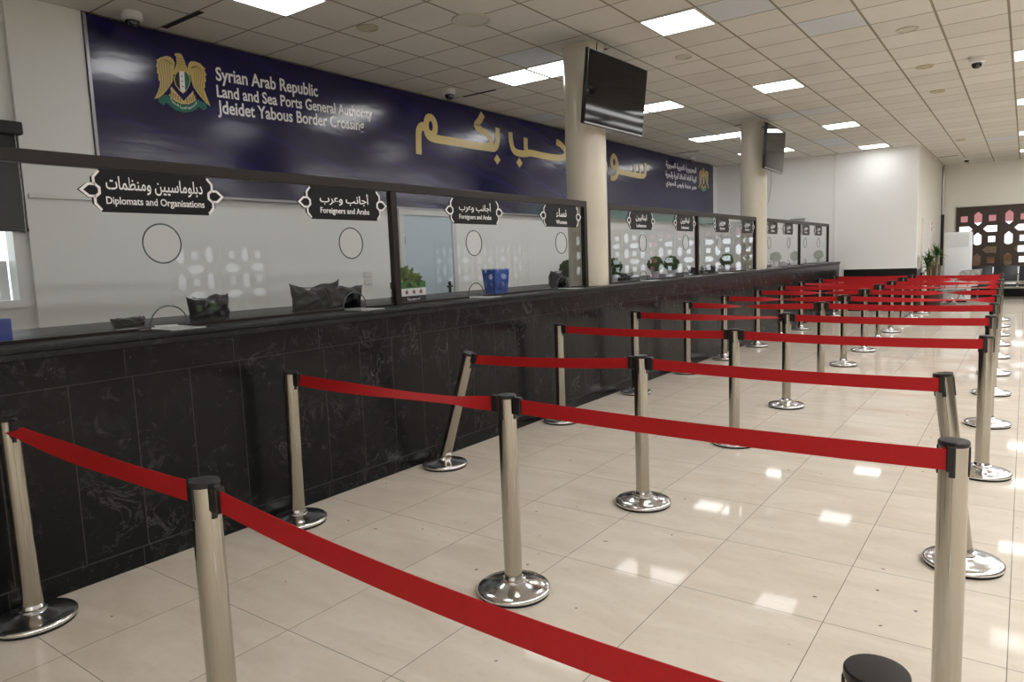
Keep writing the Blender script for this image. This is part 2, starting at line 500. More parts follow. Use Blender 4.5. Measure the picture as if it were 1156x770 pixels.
# wall behind the counter, with the opening of the staff window
b = B()
wy0, wy1, wz0, wz1 = -2.3, -.52, 1.25, 2.62
box(b, WX - .2, WX, YN, wy0, 0, ZC); box(b, WX - .2, WX, wy1, YB + .2, 0, ZC)
box(b, WX - .2, WX, wy0, wy1, 0, wz0); box(b, WX - .2, WX, wy0, wy1, wz1, ZC)
struct(obj('wall_left', b, M['wall']), 'white wall behind the glass counter', 'wall')
b = B(); box(b, WX, SX, YB, YB + .2, 0, ZC)
struct(obj('wall_back', b, M['wall']), 'white wall at the far end of the counter', 'wall')
b = B(); box(b, SX - .2, SX, YB + .2, YF, 0, ZC)
struct(obj('wall_recess', b, M['wall_cream']), 'cream side wall of the recess behind the tall plant', 'wall')
b = B(); box(b, WX, RX, YN - .2, YN, 0, ZC)
struct(obj('wall_front', b, M['wall_cream']), 'plain cream wall behind the viewer', 'wall')

# far wall with the long lattice window
fx0, fx1, fz0, fz1 = -.43, 7.92, .62, 2.52
b = B()
box(b, SX - .2, fx0, YF, YF + .2, 0, ZC); box(b, fx1, RX, YF, YF + .2, 0, ZC)
box(b, fx0, fx1, YF, YF + .2, 0, fz0); box(b, fx0, fx1, YF, YF + .2, fz1, ZC)
struct(obj('wall_far', b, M['wall_cream']), 'cream far wall around the lattice window', 'wall')
# opposite wall with two lattice windows (seen reflected in the glass)
RW = [(4.85, 7.25), (13.0, 18.0)]
rz0, rz1 = .55, 2.20
b = B()
ys = [YN] + [v for p in RW for v in p] + [YF]
for i in range(0, len(ys), 2): box(b, RX, RX + .2, ys[i], ys[i + 1], 0, ZC)
for y0, y1 in RW:
    box(b, RX, RX + .2, y0, y1, 0, rz0); box(b, RX, RX + .2, y0, y1, rz1, ZC)
struct(obj('wall_right', b, M['wall_dark']), 'taupe wall with lattice windows opposite the counter', 'wall')

def lattice_bm(w, h, kind, depth=.05):
    """wooden screen with octagram openings: squares and pointed hexagons, in local xz (y is depth)"""
    P = .66; Q = .58
    fr = .035
    outer = [(-w / 2, 0), (w / 2, 0), (w / 2, h), (-w / 2, h)]
    holes = []
    def poly(cx, cz, pts):
        q = [(cx + a, cz + c) for a, c in pts]
        q = [(min(max(a, -w / 2 + fr), w / 2 - fr), min(max(c, fr), h - fr)) for a, c in q]
        ar = abs(sum(q[i][0] * q[(i + 1) % len(q)][1] - q[(i + 1) % len(q)][0] * q[i][1] for i in range(len(q)))) / 2
        r = []
        for p in q:
            if not r or (abs(p[0] - r[-1][0]) + abs(p[1] - r[-1][1])) > 1e-4: r.append(p)
        if ar > .004 and len(r) > 2: holes.append(r)
    V = [(-.092, -.11), (0, -.195), (.092, -.11), (.092, .11), (0, .195), (-.092, .11)]
    Hh = [(-.205, 0), (-.12, -.088), (.12, -.088), (.205, 0), (.12, .088), (-.12, .088)]
    S = [(-.082, -.082), (.082, -.082), (.082, .082), (-.082, .082)]
    n = int(h / Q) + 2
    top = h - .27
    for i in range(-3, 4):
        x = i * P / 2
        vcol = (i % 2 == 0) ^ (kind == 1)
        if abs(x) - .1 > w / 2: continue
        for k in range(n):
            if vcol: poly(x, top - k * Q, V)
            else:
                poly(x, top - k * Q, S); poly(x, top - .29 - k * Q, Hh)
    bm = curve_mesh([outer] + holes, depth)
    for v in bm.verts: v.co = Vector((v.co.x, v.co.z, v.co.y))
    bmesh.ops.recalc_face_normals(bm, faces=bm.faces)
    return bm

def lattice_window(name, label, length, z0, z1, n, place):
    """window in its own frame: local x along the wall, y outwards"""
    root = bpy.data.objects.new(name, None); link(root); root.matrix_world = place
    struct(root, label, 'window')
    pw = length / n
    f = B()
    box(f, -length / 2, length / 2, -.05, .09, z0, z0 + .07); box(f, -length / 2, length / 2, -.05, .09, z1 - .07, z1)
    for i in range(n + 1):
        x = -length / 2 + i * pw
        x = min(max(x, -length / 2 + .04), length / 2 - .04)
        box(f, x - .04, x + .04, -.052, .092, z0, z1)
    obj('window_frame', f, M['wood'], root)
    for i in range(n):
        bm = lattice_bm(pw - .08, z1 - z0 - .14, i % 2)
        bmesh.ops.translate(bm, verts=bm.verts, vec=(-length / 2 + (i + .5) * pw, .02, z0 + .07))
        obj('lattice_panel', bm, M['wood'], root)
    g = B(); box(g, -length / 2, length / 2, .075, .081, z0 + .03, z1 - .03)
    obj('window_pane', g, M['glass'], root)
    return root
lattice_window('window_1', 'dark wooden lattice window in the far wall above the benches', fx1 - fx0, fz0, fz1, 8, Matrix.Translation(((fx0 + fx1) / 2, YF, 0)))
for k, (y0, y1) in enumerate(RW):
    lattice_window('window_%d' % (k + 2), ['dark wooden lattice window opposite the first service windows', 'dark wooden lattice window opposite the middle service windows'][k], y1 - y0, rz0, rz1, [2, 5][k],
                   Matrix.Translation((RX, (y0 + y1) / 2, 0)) @ Matrix.Rotation(-PI / 2, 4, 'Z'))

# staff window behind the glass, left
root = bpy.data.objects.new('window_4', None); link(root); struct(root, 'white framed staff window below the dark roller blind', 'window')
f = B()
box(f, WX - .12, WX + .03, wy0, wy0 + .06, wz0, wz1); box(f, WX - .12, WX + .03, wy1 - .06, wy1, wz0, wz1)
box(f, WX - .12, WX + .03, wy0 + .06, wy1 - .06, wz0, wz0 + .06); box(f, WX - .12, WX + .03, wy0 + .06, wy1 - .06, wz1 - .06, wz1)
box(f, WX - .08, WX, (wy0 + wy1) / 2 - .025, (wy0 + wy1) / 2 + .025, wz0 + .06, wz1 - .06)
obj('window_frame', f, M['trim'], root)
bm = lattice_bm(wy1 - wy0 - .14, .32, 0, .02)
for v in bm.verts: v.co = Vector((WX - .14 + v.co.y, (wy0 + wy1) / 2 + v.co.x, wz0 + .06 + v.co.z))
bmesh.ops.recalc_face_normals(bm, faces=bm.faces)
obj('window_grille', bm, M['trim'], root)
# dark roller blind
t = thing('roller_blind', 'dark roller blind half lowered over the staff window', 'blind', (WX, -1.4, 1.86))
b = B(); box(b, .02, .11, -.95, .95, .76, .86, .01); obj('cassette', b, M['blind'], t)
b = B(); box(b, .04, .052, -.92, .92, .02, .77); obj('blind_fabric', b, M['blind'], t)
b = B(); box(b, .03, .065, -.93, .93, 0, .03, .006); obj('bottom_bar', b, M['blind'], t)
b = B(); tube(b, [(.07, .90, .78), (.075, .905, .3), (.07, .90, -.1)], .003, 6); obj('pull_cord', b, M['cable_white'], t)

# pilaster and cable trunk left of the banner
b = B(); box(b, WX, WX + .05, -.47, .10, 0, ZC); struct(obj('trim_1', b, M['wall']), 'white pilaster between the staff window and the banner', 'trim')
b = B(); box(b, WX + .05, WX + .075, -.45, .12, 2.13, 2.165, .004); struct(obj('trim_2', b, M['trim']), 'thin cable trunk along the white pilaster', 'trim')
# back-wall dado, its pale capping, wall joint strip
b = B(); box(b, -2.30, SX + .02, YB - .022, YB, 0, .985); box(b, SX, SX + .022, YB, YF, 0, .95)
struct(obj('baseboard_back', b, M['dado']), 'black marble dado along the end wall and the recess', 'dado')
b = B(); box(b, -2.30, SX + .02, YB - .030, YB, .985, 1.005); struct(obj('trim_3', b, M['trim']), 'thin white capping on the black marble dado', 'trim')
b = B(); box(b, -2.57, -2.50, YB - .015, YB, 1.0, ZC); struct(obj('trim_4', b, M['trim']), 'white vertical joint strip on the end wall', 'trim')
b = B(); box(b, -.80 + .0, -.72, YF - .06, YF, .9, 2.35); struct(obj('trim_5', b, M['bezel']), 'black vertical strip in the corner beside the floor air conditioner', 'trim')
b = B(); tube(b, [(-.77, YF - .03, 2.35), (-.77, YF - .03, ZC)], .02); struct(obj('trim_6', b, M['metal']), 'grey conduit running up the far corner', 'trim')
b = B(); box(b, SX, RX, YF - .022, YF, 0, .22); struct(obj('baseboard_far', b, M['dado']), 'black skirting under the far lattice window', 'skirting')

# recess door
root = bpy.data.objects.new('door_2', None); link(root); struct(root, 'pale door set in the recess side wall', 'door')
b = B(); box(b, SX, SX + .05, 16.3, 16.38, 0, 2.12); box(b, SX, SX + .05, 17.22, 17.30, 0, 2.12); box(b, SX, SX + .05, 16.38, 17.22, 2.04, 2.12); obj('door_frame', b, M['wall_cream'], root)
b = B(); box(b, SX + .002, SX + .03, 16.38, 17.22, 0, 2.04, .004); obj('door_leaf', b, M['door_frame'], root)
t = thing('wall_notice', 'small pinkish notice on the recess wall beside the plant', 'notice', (SX, 18.4, 1.85))
b = B(); box(b, 0, .012, -.16, .16, -.02, .27, .002); obj('notice_board', b, M['trim'], t)
b = B(); box(b, .012, .015, -.13, .13, .15, .24); box(b, .012, .015, -.13, .13, .01, .11); obj('notice_print', b, M['notice'], t)

# staff door behind the glass
root = bpy.data.objects.new('door_1', None); link(root); struct(root, 'pale blue staff door behind the glass', 'door')
b = B()
box(b, WX, WX + .06, 3.74, 3.82, 0, 2.21); box(b, WX, WX + .06, 4.78, 4.86, 0, 2.21); box(b, WX, WX + .06, 3.82, 4.78, 2.13, 2.21)
obj('door_frame', b, M['door_frame'], root)
b = B(); box(b, WX + .004, WX + .04, 3.82, 4.78, 0, 2.13, .003); obj('door_leaf', b, M['door'], root)
b = B(); box(b, WX + .04, WX + .05, 4.66, 4.71, 1.03, 1.23, .004); tube(b, [(WX + .05, 4.685, 1.16), (WX + .09, 4.685, 1.16), (WX + .09, 4.58, 1.16)], .011); obj('door_handle', b, M['handle'], root)
b = B()
for z in (1.75, 1.0): box(b, WX + .04, WX + .052, 3.80, 3.84, z, z + .1, .003)
obj('door_hinge', b, M['handle'], root)
for k, z in enumerate((1.375, 1.285)):
    t = tag(obj('wall_socket', box(B(), WX, WX + .012, 3.13, 3.26, z - .037, z + .037, .004), M['socket']),
            ['upper white wall socket left of the blue staff door', 'lower white wall socket left of the blue staff door'][k], 'socket', 'wall sockets by the staff door')
    b = B(); box(b, WX + .012, WX + .016, 3.155, 3.185, z - .02, z + .02); box(b, WX + .012, WX + .016, 3.205, 3.235, z - .02, z + .02); obj('socket_insert', b, M['trim'], t)
# small shelf bar on the end wall
t = thing('wall_bracket', 'thin grey bar fixed to the end wall above the glass', 'bracket', (-3.36, YB, 2.23))
obj('bar', box(B(), -.17, .17, -.08, 0, 0, .03, .004), M['metal'], t)
# outdoors
b = B(); box(b, -14, 40, -30, 60, -.7, -.6); struct(obj('ground_outside', b, M['grass']), 'lawn outside the windows', 'ground')
b = B(); box(b, -2.5, 1.0, 23.4, 23.7, -.6, 1.45); struct(obj('wall_outside', b, M['brick']), 'brown brick wall outside the far window', 'wall')
b = B(); box(b, -3, 7, 26.0, 26.4, 2.2, 2.56); box(b, -3, -2.8, 26.1, 26.3, -.6, 2.2); box(b, 6.8, 7, 26.1, 26.3, -.6, 2.2); struct(obj('trim_7', b, M['pink']), 'pink canopy edge outside the far window', 'canopy')

# ------------------------------------------------------------------ columns
for k, (cx, cy) in enumerate(((-2.71, 3.99), (-2.71, 9.87))):
    b = B(); lathe(b, [(.22, ZCT), (.22, ZC)], 64); bmesh.ops.translate(b, verts=b.verts, vec=(cx, cy, 0))
    struct(obj('column', b, M['column']), ['round cream column between the women and Lebanese windows', 'round cream column at the end of the middle glass'][k], 'column')

# ------------------------------------------------------------------ service counter
cnt = thing('service_counter', 'long black marble service counter under the glass partitions', 'counter', (0, 0, 0))
CY0, CY1 = -6.2, 15.42
b = B(); box(b, -3.2, -2.391, CY0, CY1 - .01, .0, .973); box(b, -3.2, -2.388, CY0, CY1 - .01, .9735, 1.118); obj('marble_front', b, M['counter'], cnt)
b = B(); box(b, -3.65, -2.367, CY0, CY1, 1.150, ZCT, .006, 2); obj('worktop', b, M['slab'], cnt)
b = B(); box(b, -3.60, -2.376, CY0, CY1, 1.116, 1.150, .004, 1); obj('worktop_moulding', b, M['slab'], cnt)
b = B(); box(b, -2.391, -2.383, CY0, CY1 - .01, 0, .098, .002); obj('plinth', b, M['counter'], cnt)

# ------------------------------------------------------------------ glass partitions
HY = [-.84, .49, 1.845, 3.24, 5.12, 6.475, 7.81, 9.13, 10.40, 11.71, 13.0, 14.19]     # one opening per service window
def pane_bm(y0, y1, z0, z1):
    outer = []
    arcs = sorted(h for h in HY if y0 + .12 < h < y1 - .12)
    outer = [(y0, z1), (y0, z0)]
    for h in arcs:
        outer.append((h - .105, z0))
        n = 14
        for i in range(n + 1):
            a = PI - PI * i / n
            outer.append((h + .105 * math.cos(a), z0 + .015 + .105 * math.sin(a)))
        outer.append((h + .105, z0))
    outer += [(y1, z0), (y1, z1)]
    polys = [outer]
    for h in arcs:
        polys.append([(h + .105 * math.cos(2 * PI * i / 36), 1.640 + .105 * math.sin(2 * PI * i / 36)) for i in range(36)])
    bm = curve_mesh(polys, .008)
    for v in bm.verts: v.co = FACE_X @ v.co
    for v in bm.verts: v.co.x += GX
    bmesh.ops.recalc_face_normals(bm, faces=bm.faces)
    return bm, arcs
M['rim'] = pmat('glass_edge', (.10, .13, .13), .2)
def partition(label, posts, z1=2.076):
    t = thing('counter_glass_screen', label, 'glass partition', (0, 0, 0), 0, 'glass partitions on the counter')
    y0, y1 = posts[0] , posts[-1]
    b = B(); box(b, GX - .025, GX + .025, y0, y1, z1 - .062, z1, .003); obj('top_rail', b, M['bronze'], t)
    for i, y in enumerate(posts):
        a = y if i == 0 else (y - .06 if i == len(posts) - 1 else y - .03)
        b = B(); box(b, GX - .022, GX + .026, a, a + .06, ZCT + .0006, z1 - .062, .003); obj('mullion', b, M['bronze'], t)
    for i in range(len(posts) - 1):
        a = posts[i] + (.06 if i == 0 else .03); c = posts[i + 1] - (.06 if i == len(posts) - 2 else .03)
        bm, arcs = pane_bm(a, c, ZCT + .004, z1 - .062)
        p = obj('glass_pane', bm, M['glass'], t)
        for h in arcs:
            b = B(); tube(b, [(GX, h + .105 * math.cos(2 * PI * i2 / 40), 1.640 + .105 * math.sin(2 * PI * i2 / 40)) for i2 in range(40)], .0042, 6, True); obj('speech_hole_rim', b, M['rim'], p)
            b = B(); tube(b, [(GX, h + .105 * math.cos(PI * i2 / 20), ZCT + .019 + .105 * math.sin(PI * i2 / 20)) for i2 in range(21)], .0042, 6); obj('slot_rim', b, M['rim'], p)
        # bottom channel, interrupted at the arches
        b = B(); cuts = [a] + [v for h in arcs for v in (h - .108, h + .108)] + [c]
        for k in range(0, len(cuts), 2): box(b, GX - .012, GX + .012, cuts[k], cuts[k + 1], ZCT + .0006, ZCT + .016)
        obj('bottom_channel', b, M['bronze'], t)
    return t
partition('bronze framed glass partition from the diplomats window to the first column', [-5.0, -1.97, .90, 3.73])
partition('bronze framed glass partition between the two cream columns', [4.19, 6.88, 9.56])
partition('bronze framed glass partition beyond the second column', [10.10, 12.50, 15.12])
# pass-through trays
ordn = ['first', 'second', 'third', 'fourth', 'fifth', 'sixth', 'seventh', 'eighth', 'ninth', 'tenth', 'eleventh', 'twelfth', 'thirteenth']
tray0 = None
for i, h in enumerate(HY):
    lab = 'pale metal pass tray under the arched glass slot of the %s service window' % ordn[i]
    if tray0 is None:
        b = B(); box(b, -.11, .19, -.098, .098, 0, .006, .002); box(b, .186, .193, -.098, .098, -.012 + .012, .006)
        tray0 = tag(obj('document_tray', b, M['tray'], None, (GX, h, ZCT)), lab, 'tray', 'pass trays on the counter')
    else:
        dup(tray0, (GX, h, ZCT), None, lab)

# ------------------------------------------------------------------ window signs
SIGN = [(-.285, .107), (-.33, .065), (-.33, .038), (-.347, .038), (-.395, 0), (-.347, -.038), (-.33, -.038), (-.33, -.065), (-.285, -.107)]
def make_sign(y, ar, en, arw, enw, label):
    t = thing('counter_sign', label, 'sign', (GX + .006, y, 1.905), 0, 'black signs on the glass')
    pts = [(a, c) for a, c in SIGN] + [(-a, c) for a, c in reversed(SIGN)]
    obj('sign_board', prism_yz(B(), pts, 0, .008), M['sign'], t)
    for s in (-1, 1):
        b = B()
        for line in ([(.290, .098), (.318, .066), (.318, .036), (.308, .026)], [(.312, .030), (.345, .030), (.380, 0), (.345, -.030), (.312, -.030)],
                     [(.308, .026), (.294, .014), (.294, -.014), (.308, -.026)], [(.308, -.026), (.318, -.036), (.318, -.066), (.290, -.098)]):
            ribbon_yz(b, [(s * a, c) for a, c in line], .0125, .008, .0095)
        bmesh.ops.recalc_face_normals(b, faces=b.faces)
        obj('strapwork', b, M['sign_white'], t)
    text_on_x('arabic_lettering', arabic(ar), .0085, -arw / 2, -.012, arw, .088, M['sign_white'], t, .011)
    text_on_x('english_lettering', en, .0085, -enw / 2, -.078, enw, .05 if any(c in en for c in 'pgy') else .041, M['sign_white'], t, .012)
    return t
make_sign(-.85, 'دبلوماسيين ومنظمات', 'Diplomats and Organisations', .52, .53, 'black sign with white text Diplomats and Organisations')
make_sign(.447, 'أجانب وعرب', 'Foreigners and Arabs', .43, .43, 'black Foreigners and Arabs sign left of the bronze mullion')
make_sign(1.865, 'أجانب وعرب', 'Foreigners and Arabs', .43, .43, 'black Foreigners and Arabs sign in front of the blue staff door')
make_sign(3.235, 'نساء', 'Women', .19, .20, 'black Women sign beside the first column')
leb = make_sign(5.06, 'لبنانيين', 'Lebanese', .30, .26, 'black Lebanese sign next to the first column')
dup(leb, (GX + .006, 6.42, 1.905), None, 'black Lebanese sign beside the mullion of the middle glass')
syr = make_sign(7.89, 'سوريين', 'Syrians', .28, .22, 'black Syrians sign just beyond the mullion of the middle glass')
for y, l in ((9.09, 'black Syrians sign just in front of the second column'), (10.57, 'black Syrians sign just beyond the second column'), (11.65, 'black Syrians sign left of the mullion in the last glass'),
             (13.0, 'black Syrians sign right of the mullion in the last glass'), (14.14, 'black Syrians sign at the far end of the glass')):
    dup(syr, (GX + .006, y, 1.905), None, l)

# ------------------------------------------------------------------ banner
ban = thing('welcome_banner', 'long navy banner with gold Arabic greeting and eagle emblems', 'banner', (0, 0, 0))
b = B(); box(b, WX + .002, BX, .13, 15.08, 2.228, 3.705, .004); obj('banner_panel', b, M['banner'], ban)
b = B(); box(b, WX + .002, BX + .012, .105, .13, 2.20, 3.71); box(b, WX + .002, BX + .008, .13, 15.08, 2.203, 2.228); obj('banner_edging', b, M['grey_strip'], ban)
F = BX + .001
LW = .105
g = B(); lay = [0]
def S(pts, closed=False, w=LW, n=5):
    lay[0] += 1
    ribbon_yz(g, catmull(pts, n, closed), w, F, F + .003 + .0004 * lay[0], closed)
def word():
    global g
    bmesh.ops.recalc_face_normals(g, faces=g.faces)
    obj('greeting_word', g, M['gold'], ban); g = B()
# the letters of the greeting (traced as pen strokes on the banner)
S([(4.165, 2.928), (4.172, 3.10), (4.19, 3.235), (4.25, 3.30), (4.33, 3.30)])
S([(4.36, 3.24), (4.335, 3.33), (4.37, 3.42), (4.45, 3.435), (4.51, 3.37), (4.505, 3.27), (4.45, 3.215)], True, .095)
S([(4.33, 3.27), (4.37, 3.20), (4.47, 3.17), (4.75, 3.168), (5.10, 3.168), (5.45, 3.170), (5.66, 3.176)], False, .11)
S([(5.575, 3.645), (5.49, 3.54), (5.415, 3.46), (5.52, 3.405), (5.69, 3.36), (5.755, 3.27), (5.70, 3.20), (5.60, 3.174)])
S([(5.925, 3.49), (5.915, 3.36), (5.895, 3.25), (5.83, 3.185), (5.72, 3.174), (5.60, 3.174)])
word()
S([(6.25, 3.468), (6.26, 3.34), (6.30, 3.23), (6.38, 3.18), (6.55, 3.172), (6.72, 3.19)])
S([(6.665, 3.43), (6.66, 3.30), (6.672, 3.22)])
S([(6.64, 3.19), (6.80, 3.205), (7.10, 3.20), (7.45, 3.20), (7.70, 3.215), (7.84, 3.255), (7.93, 3.33)])
S([(7.58, 3.47), (7.72, 3.44), (7.85, 3.37), (7.93, 3.30), (8.02, 3.24), (8.16, 3.21)])
word()
for cy, cz in ((5.887, 3.018), (6.470, 3.024)):
    obj('letter_dot', prism_yz(B(), [(cy, cz + .075), (cy + .082, cz), (cy, cz - .075), (cy - .082, cz)], F, F + .004), M['gold'], ban)
S([(9.72, 3.22), (9.775, 3.32), (9.73, 3.41), (9.645, 3.435), (9.575, 3.37), (9.565, 3.28), (9.62, 3.215)], True, .095)
S([(9.79, 3.33), (9.80, 3.20), (9.77, 3.09), (9.70, 3.03), (9.60, 3.005), (9.51, 3.02)])
S([(9.76, 3.155), (10.05, 3.150), (10.45, 3.140), (10.85, 3.140), (11.0, 3.16), (11.06, 3.24), (11.062, 3.43)])
S([(10.815, 3.37), (10.815, 3.25), (10.80, 3.15)], False, .095)
S([(10.55, 3.33), (10.555, 3.24), (10.55, 3.15)], False, .095)
word()
text_on_x('greeting_word', arabic('ريا تر'), F + .001, 8.20, 2.98, 1.20, .55, M['gold'], ban, .03)
# English heading, slightly raised baseline like the print
for s, y0, z0, w in (('Syrian Arab Republic', 1.305, 3.345, 1.25), ('Land and Sea Ports General Authority', 1.30, 3.185, 2.07), ('Jdeidet Yabous Border Crossing', 1.295, 3.028, 1.93)):
    bm = text_bm(s, w, None, .019, .002)
    for v in bm.verts: v.co = Vector((F + .001 + v.co.z, y0 + v.co.x, z0 + .02 + .035 * v.co.x + v.co.y * 1.22))
    bmesh.ops.recalc_face_normals(bm, faces=bm.faces)
    obj('english_heading', bm, M['white_print'], ban)
for s, z0, w in (('الجمهورية العربية السورية', 3.40, 1.80), ('الهيئة العامة للمنافذ البرية والبحرية', 3.19, 1.82), ('معبر جديدة يابوس الحدودي', 2.99, 1.80)):
    text_on_x('arabic_heading', arabic(s), F + .001, 13.93 - w, z0, w, .17, M['white_print'], ban, .025)

def emblem(ty, tz, sy, sz):
    """crest: spread eagle with shield and ribbon; traced around (0.95, 3.27)"""
    tr = lambda P: [(ty + (y - .945) * sy, tz + (z - 3.27) * sz) for y, z in P]
    def poly(P, d0, d1, name, mat, par):
        return obj(name, prism_yz(B(), tr(P), F + d0, F + d1), mat, par)
    lwing = [(.877, 3.393), (.89, 3.447), (.875, 3.477), (.847, 3.494), (.813, 3.494), (.757, 3.468), (.713, 3.435), (.724, 3.428), (.705, 3.378), (.717, 3.374), (.709, 3.319), (.723, 3.317), (.719, 3.256), (.732, 3.257), (.724, 3.201), (.697, 3.141), (.664, 3.082), (.702, 3.096), (.744, 3.13), (.793, 3.185), (.828, 3.233), (.851, 3.266), (.862, 3.309), (.871, 3.358)]
    head = [(.898, 3.534), (.932, 3.544), (.962, 3.541), (.984, 3.503), (.995, 3.458), (1.011, 3.413), (1.039, 3.371), (1.027, 3.359), (.999, 3.39), (.948, 3.392), (.906, 3.376), (.881, 3.341), (.863, 3.343), (.888, 3.399), (.907, 3.441), (.909, 3.488), (.909, 3.512), (.893, 3.514)]
    rwing = [(1.012, 3.418), (1.027, 3.464), (1.05, 3.493), (1.087, 3.5), (1.145, 3.492), (1.199, 3.449), (1.183, 3.441), (1.205, 3.392), (1.188, 3.381), (1.196, 3.332), (1.18, 3.324), (1.178, 3.27), (1.164, 3.262), (1.182, 3.202), (1.218, 3.099), (1.175, 3.122), (1.126, 3.173), (1.087, 3.215), (1.059, 3.254), (1.047, 3.296), (1.042, 3.343), (1.035, 3.384)]
    tail = [(.831, 3.163), (.802, 3.14), (.859, 3.093), (.929, 3.075), (1.002, 3.086), (1.08, 3.137), (1.052, 3.181), (1.051, 3.219), (.953, 3.112), (.942, 3.11), (.836, 3.221), (.825, 3.205)]
    shield = [(.906, 3.376), (.948, 3.394), (.999, 3.39), (1.027, 3.359), (1.036, 3.317), (1.018, 3.262), (.982, 3.208), (.948, 3.175), (.914, 3.196), (.878, 3.242), (.866, 3.292), (.881, 3.341)]
    b = B()
    for P in (lwing, head, rwing, tail, shield): prism_yz(b, tr(P), F, F + .003)
    e = obj('emblem', b, M['gold'], ban)
    poly([(.912, 3.368), (.925, 3.376), (.919, 3.20), (.885, 3.245), (.874, 3.293), (.887, 3.337)], .003, .004, 'shield_black_band', M['black_print'], e)
    poly([(.925, 3.378), (.976, 3.384), (.969, 3.206), (.949, 3.187), (.919, 3.20)], .003, .004, 'shield_white_band', M['white_print'], e)
    poly([(.976, 3.384), (.998, 3.378), (1.019, 3.353), (1.027, 3.316), (1.011, 3.263), (.983, 3.217), (.969, 3.206)], .003, .004, 'shield_green_band', M['green_print'], e)
    b = B()
    for z in (3.335, 3.288, 3.242):
        prism_yz(b, tr([(.948 + (.011 if k % 2 == 0 else .0045) * math.cos(PI / 2 + k * PI / 5), z + (.011 if k % 2 == 0 else .0045) * math.sin(PI / 2 + k * PI / 5)) for k in range(10)]), F + .004, F + .005)
    obj('shield_stars', b, M['red_print'], e)
    poly([(.702, 3.096), (.779, 3.141), (.803, 3.131), (.859, 3.088), (.938, 3.068), (1.012, 3.084), (1.096, 3.144), (1.174, 3.112), (1.182, 3.079), (1.146, 3.049), (1.101, 3.077), (1.038, 3.029), (.953, 3.002), (.861, 3.008), (.795, 3.05), (.773, 3.07), (.75, 3.038), (.703, 3.059)], .0, .0025, 'ribbon', M['green_print'], e)
    b = B()
    for o_, wing in ((0, [(.86, 3.43), (.80, 3.46), (.745, 3.43), (.735, 3.36), (.745, 3.28), (.735, 3.19), (.69, 3.10)]), (1, [(1.055, 3.44), (1.11, 3.46), (1.165, 3.43), (1.170, 3.36), (1.150, 3.28), (1.155, 3.19), (1.20, 3.11)])):
        cx = .862 if o_ == 0 else 1.05
        for k in range(5):
            f = 1 - k * .19
            P = [(cx + (y - cx) * f, 3.40 + (z - 3.40) * (1 - k * .10)) for y, z in wing]
            ribbon_yz(b, catmull(tr(P), 3), .0045 * sy, F + .003, F + .0036)
    for k, z in enumerate((3.50, 3.475, 3.45, 3.425, 3.403)):
        ribbon_yz(b, tr([(.915 - k * .003, z), (.95, z - .008), (.985 + k * .004, z)]), .004, F + .003, F + .0036)
    for k in range(5):
        for s in (-1, 1):
            y = .945 + s * (.03 + .022 * k); ribbon_yz(b, tr([(y, 3.13 + .014 * k), (y + s * .006, 3.095 + .009 * k)]), .009 * sy, F + .003, F + .0036)
    bmesh.ops.recalc_face_normals(b, faces=b.faces)
    obj('feather_lines', b, M['gold_line'], e)
    # ribbon text along an arc
    bm = text_bm(arabic('الجمهورية العربية السورية'), .26, .03, .02, .001)
    for v in bm.verts:
        u = v.co.x / .26; y = .815 + .26 * u; zz = 3.033 + 4.2 * (y - .945) ** 2 * .95 + v.co.y - .006
        q = tr([(y, zz)])[0]; v.co = Vector((F + .003 + v.co.z, q[0], q[1]))
    bmesh.ops.recalc_face_normals(bm, faces=bm.faces)
    obj('ribbon_lettering', bm, M['white_print'], e)
emblem(.945, 3.27, 1, 1)
emblem(14.41, 3.30, 1.27, 1.08)

# ------------------------------------------------------------------ televisions
def television(y, z, xs, yaw, tilt, colx, coly, label):
    t = thing('television', label, 'television', (xs, y, z), 0, 'televisions on the columns')
    R = Matrix.Rotation(yaw, 4, 'Z') @ Matrix.Rotation(tilt, 4, 'Y')
    w, h = 1.23, .71
    b = B(); box(b, -.045, -.004, -w / 2, w / 2, -h / 2, h / 2, .006, 2, R); box(b, -.075, -.045, -w * .32, w * .32, -h * .42, h * .15, .012, 2, R); obj('tv_body', b, M['bezel'], t)
    b = B(); box(b, -.004, 0, -w / 2 + .012, w / 2 - .012, -h / 2 + .022, h / 2 - .012, 0, 1, R); obj('screen', b, M['screen'], t)
    b = B(); box(b, -.004, .001, -w / 2 + .01, w / 2 - .01, -h / 2 + .004, -h / 2 + .02, 0, 1, R); obj('lower_bezel_strip', b, M['grey_strip'], t)
    b = B(); q = Vector((colx + .215 - xs, coly - y, .0))
    box(b, q.x, q.x + .02, q.y - .06, q.y + .06, -.12, .12, .003)
    p1 = R @ Vector((-.075, 0, 0))
    tube(b, [(q.x + .02, q.y, .05), ((q.x + p1.x) / 2, (q.y + p1.y) / 2 - .05, .05), (p1.x, p1.y, .05)], .018)
    box(b, -.082, -.072, -.2, .2, -.15, .15, .002, 1, R)
    obj('mount_arm', b, M['cable'], t)
    b = B()
    zt = ZC - z
    tube(b, catmull([(-.06, -.50, h / 2 - .1), (-.09, -.44, h / 2 - .02), (q.x - .01 + .02, q.y - .14, zt - .14), (q.x + .01, q.y - .10, zt - .01)], 6), .006)
    obj('power_cable', b, M['cable'], t)
    return t
television(3.959, 3.152, -2.293, -.032, .114, -2.71, 3.99, 'black television tilted down on the first cream column')
television(9.502, 3.169, -2.234, .038, .064, -2.71, 9.87, 'black television on the second, farther cream column')

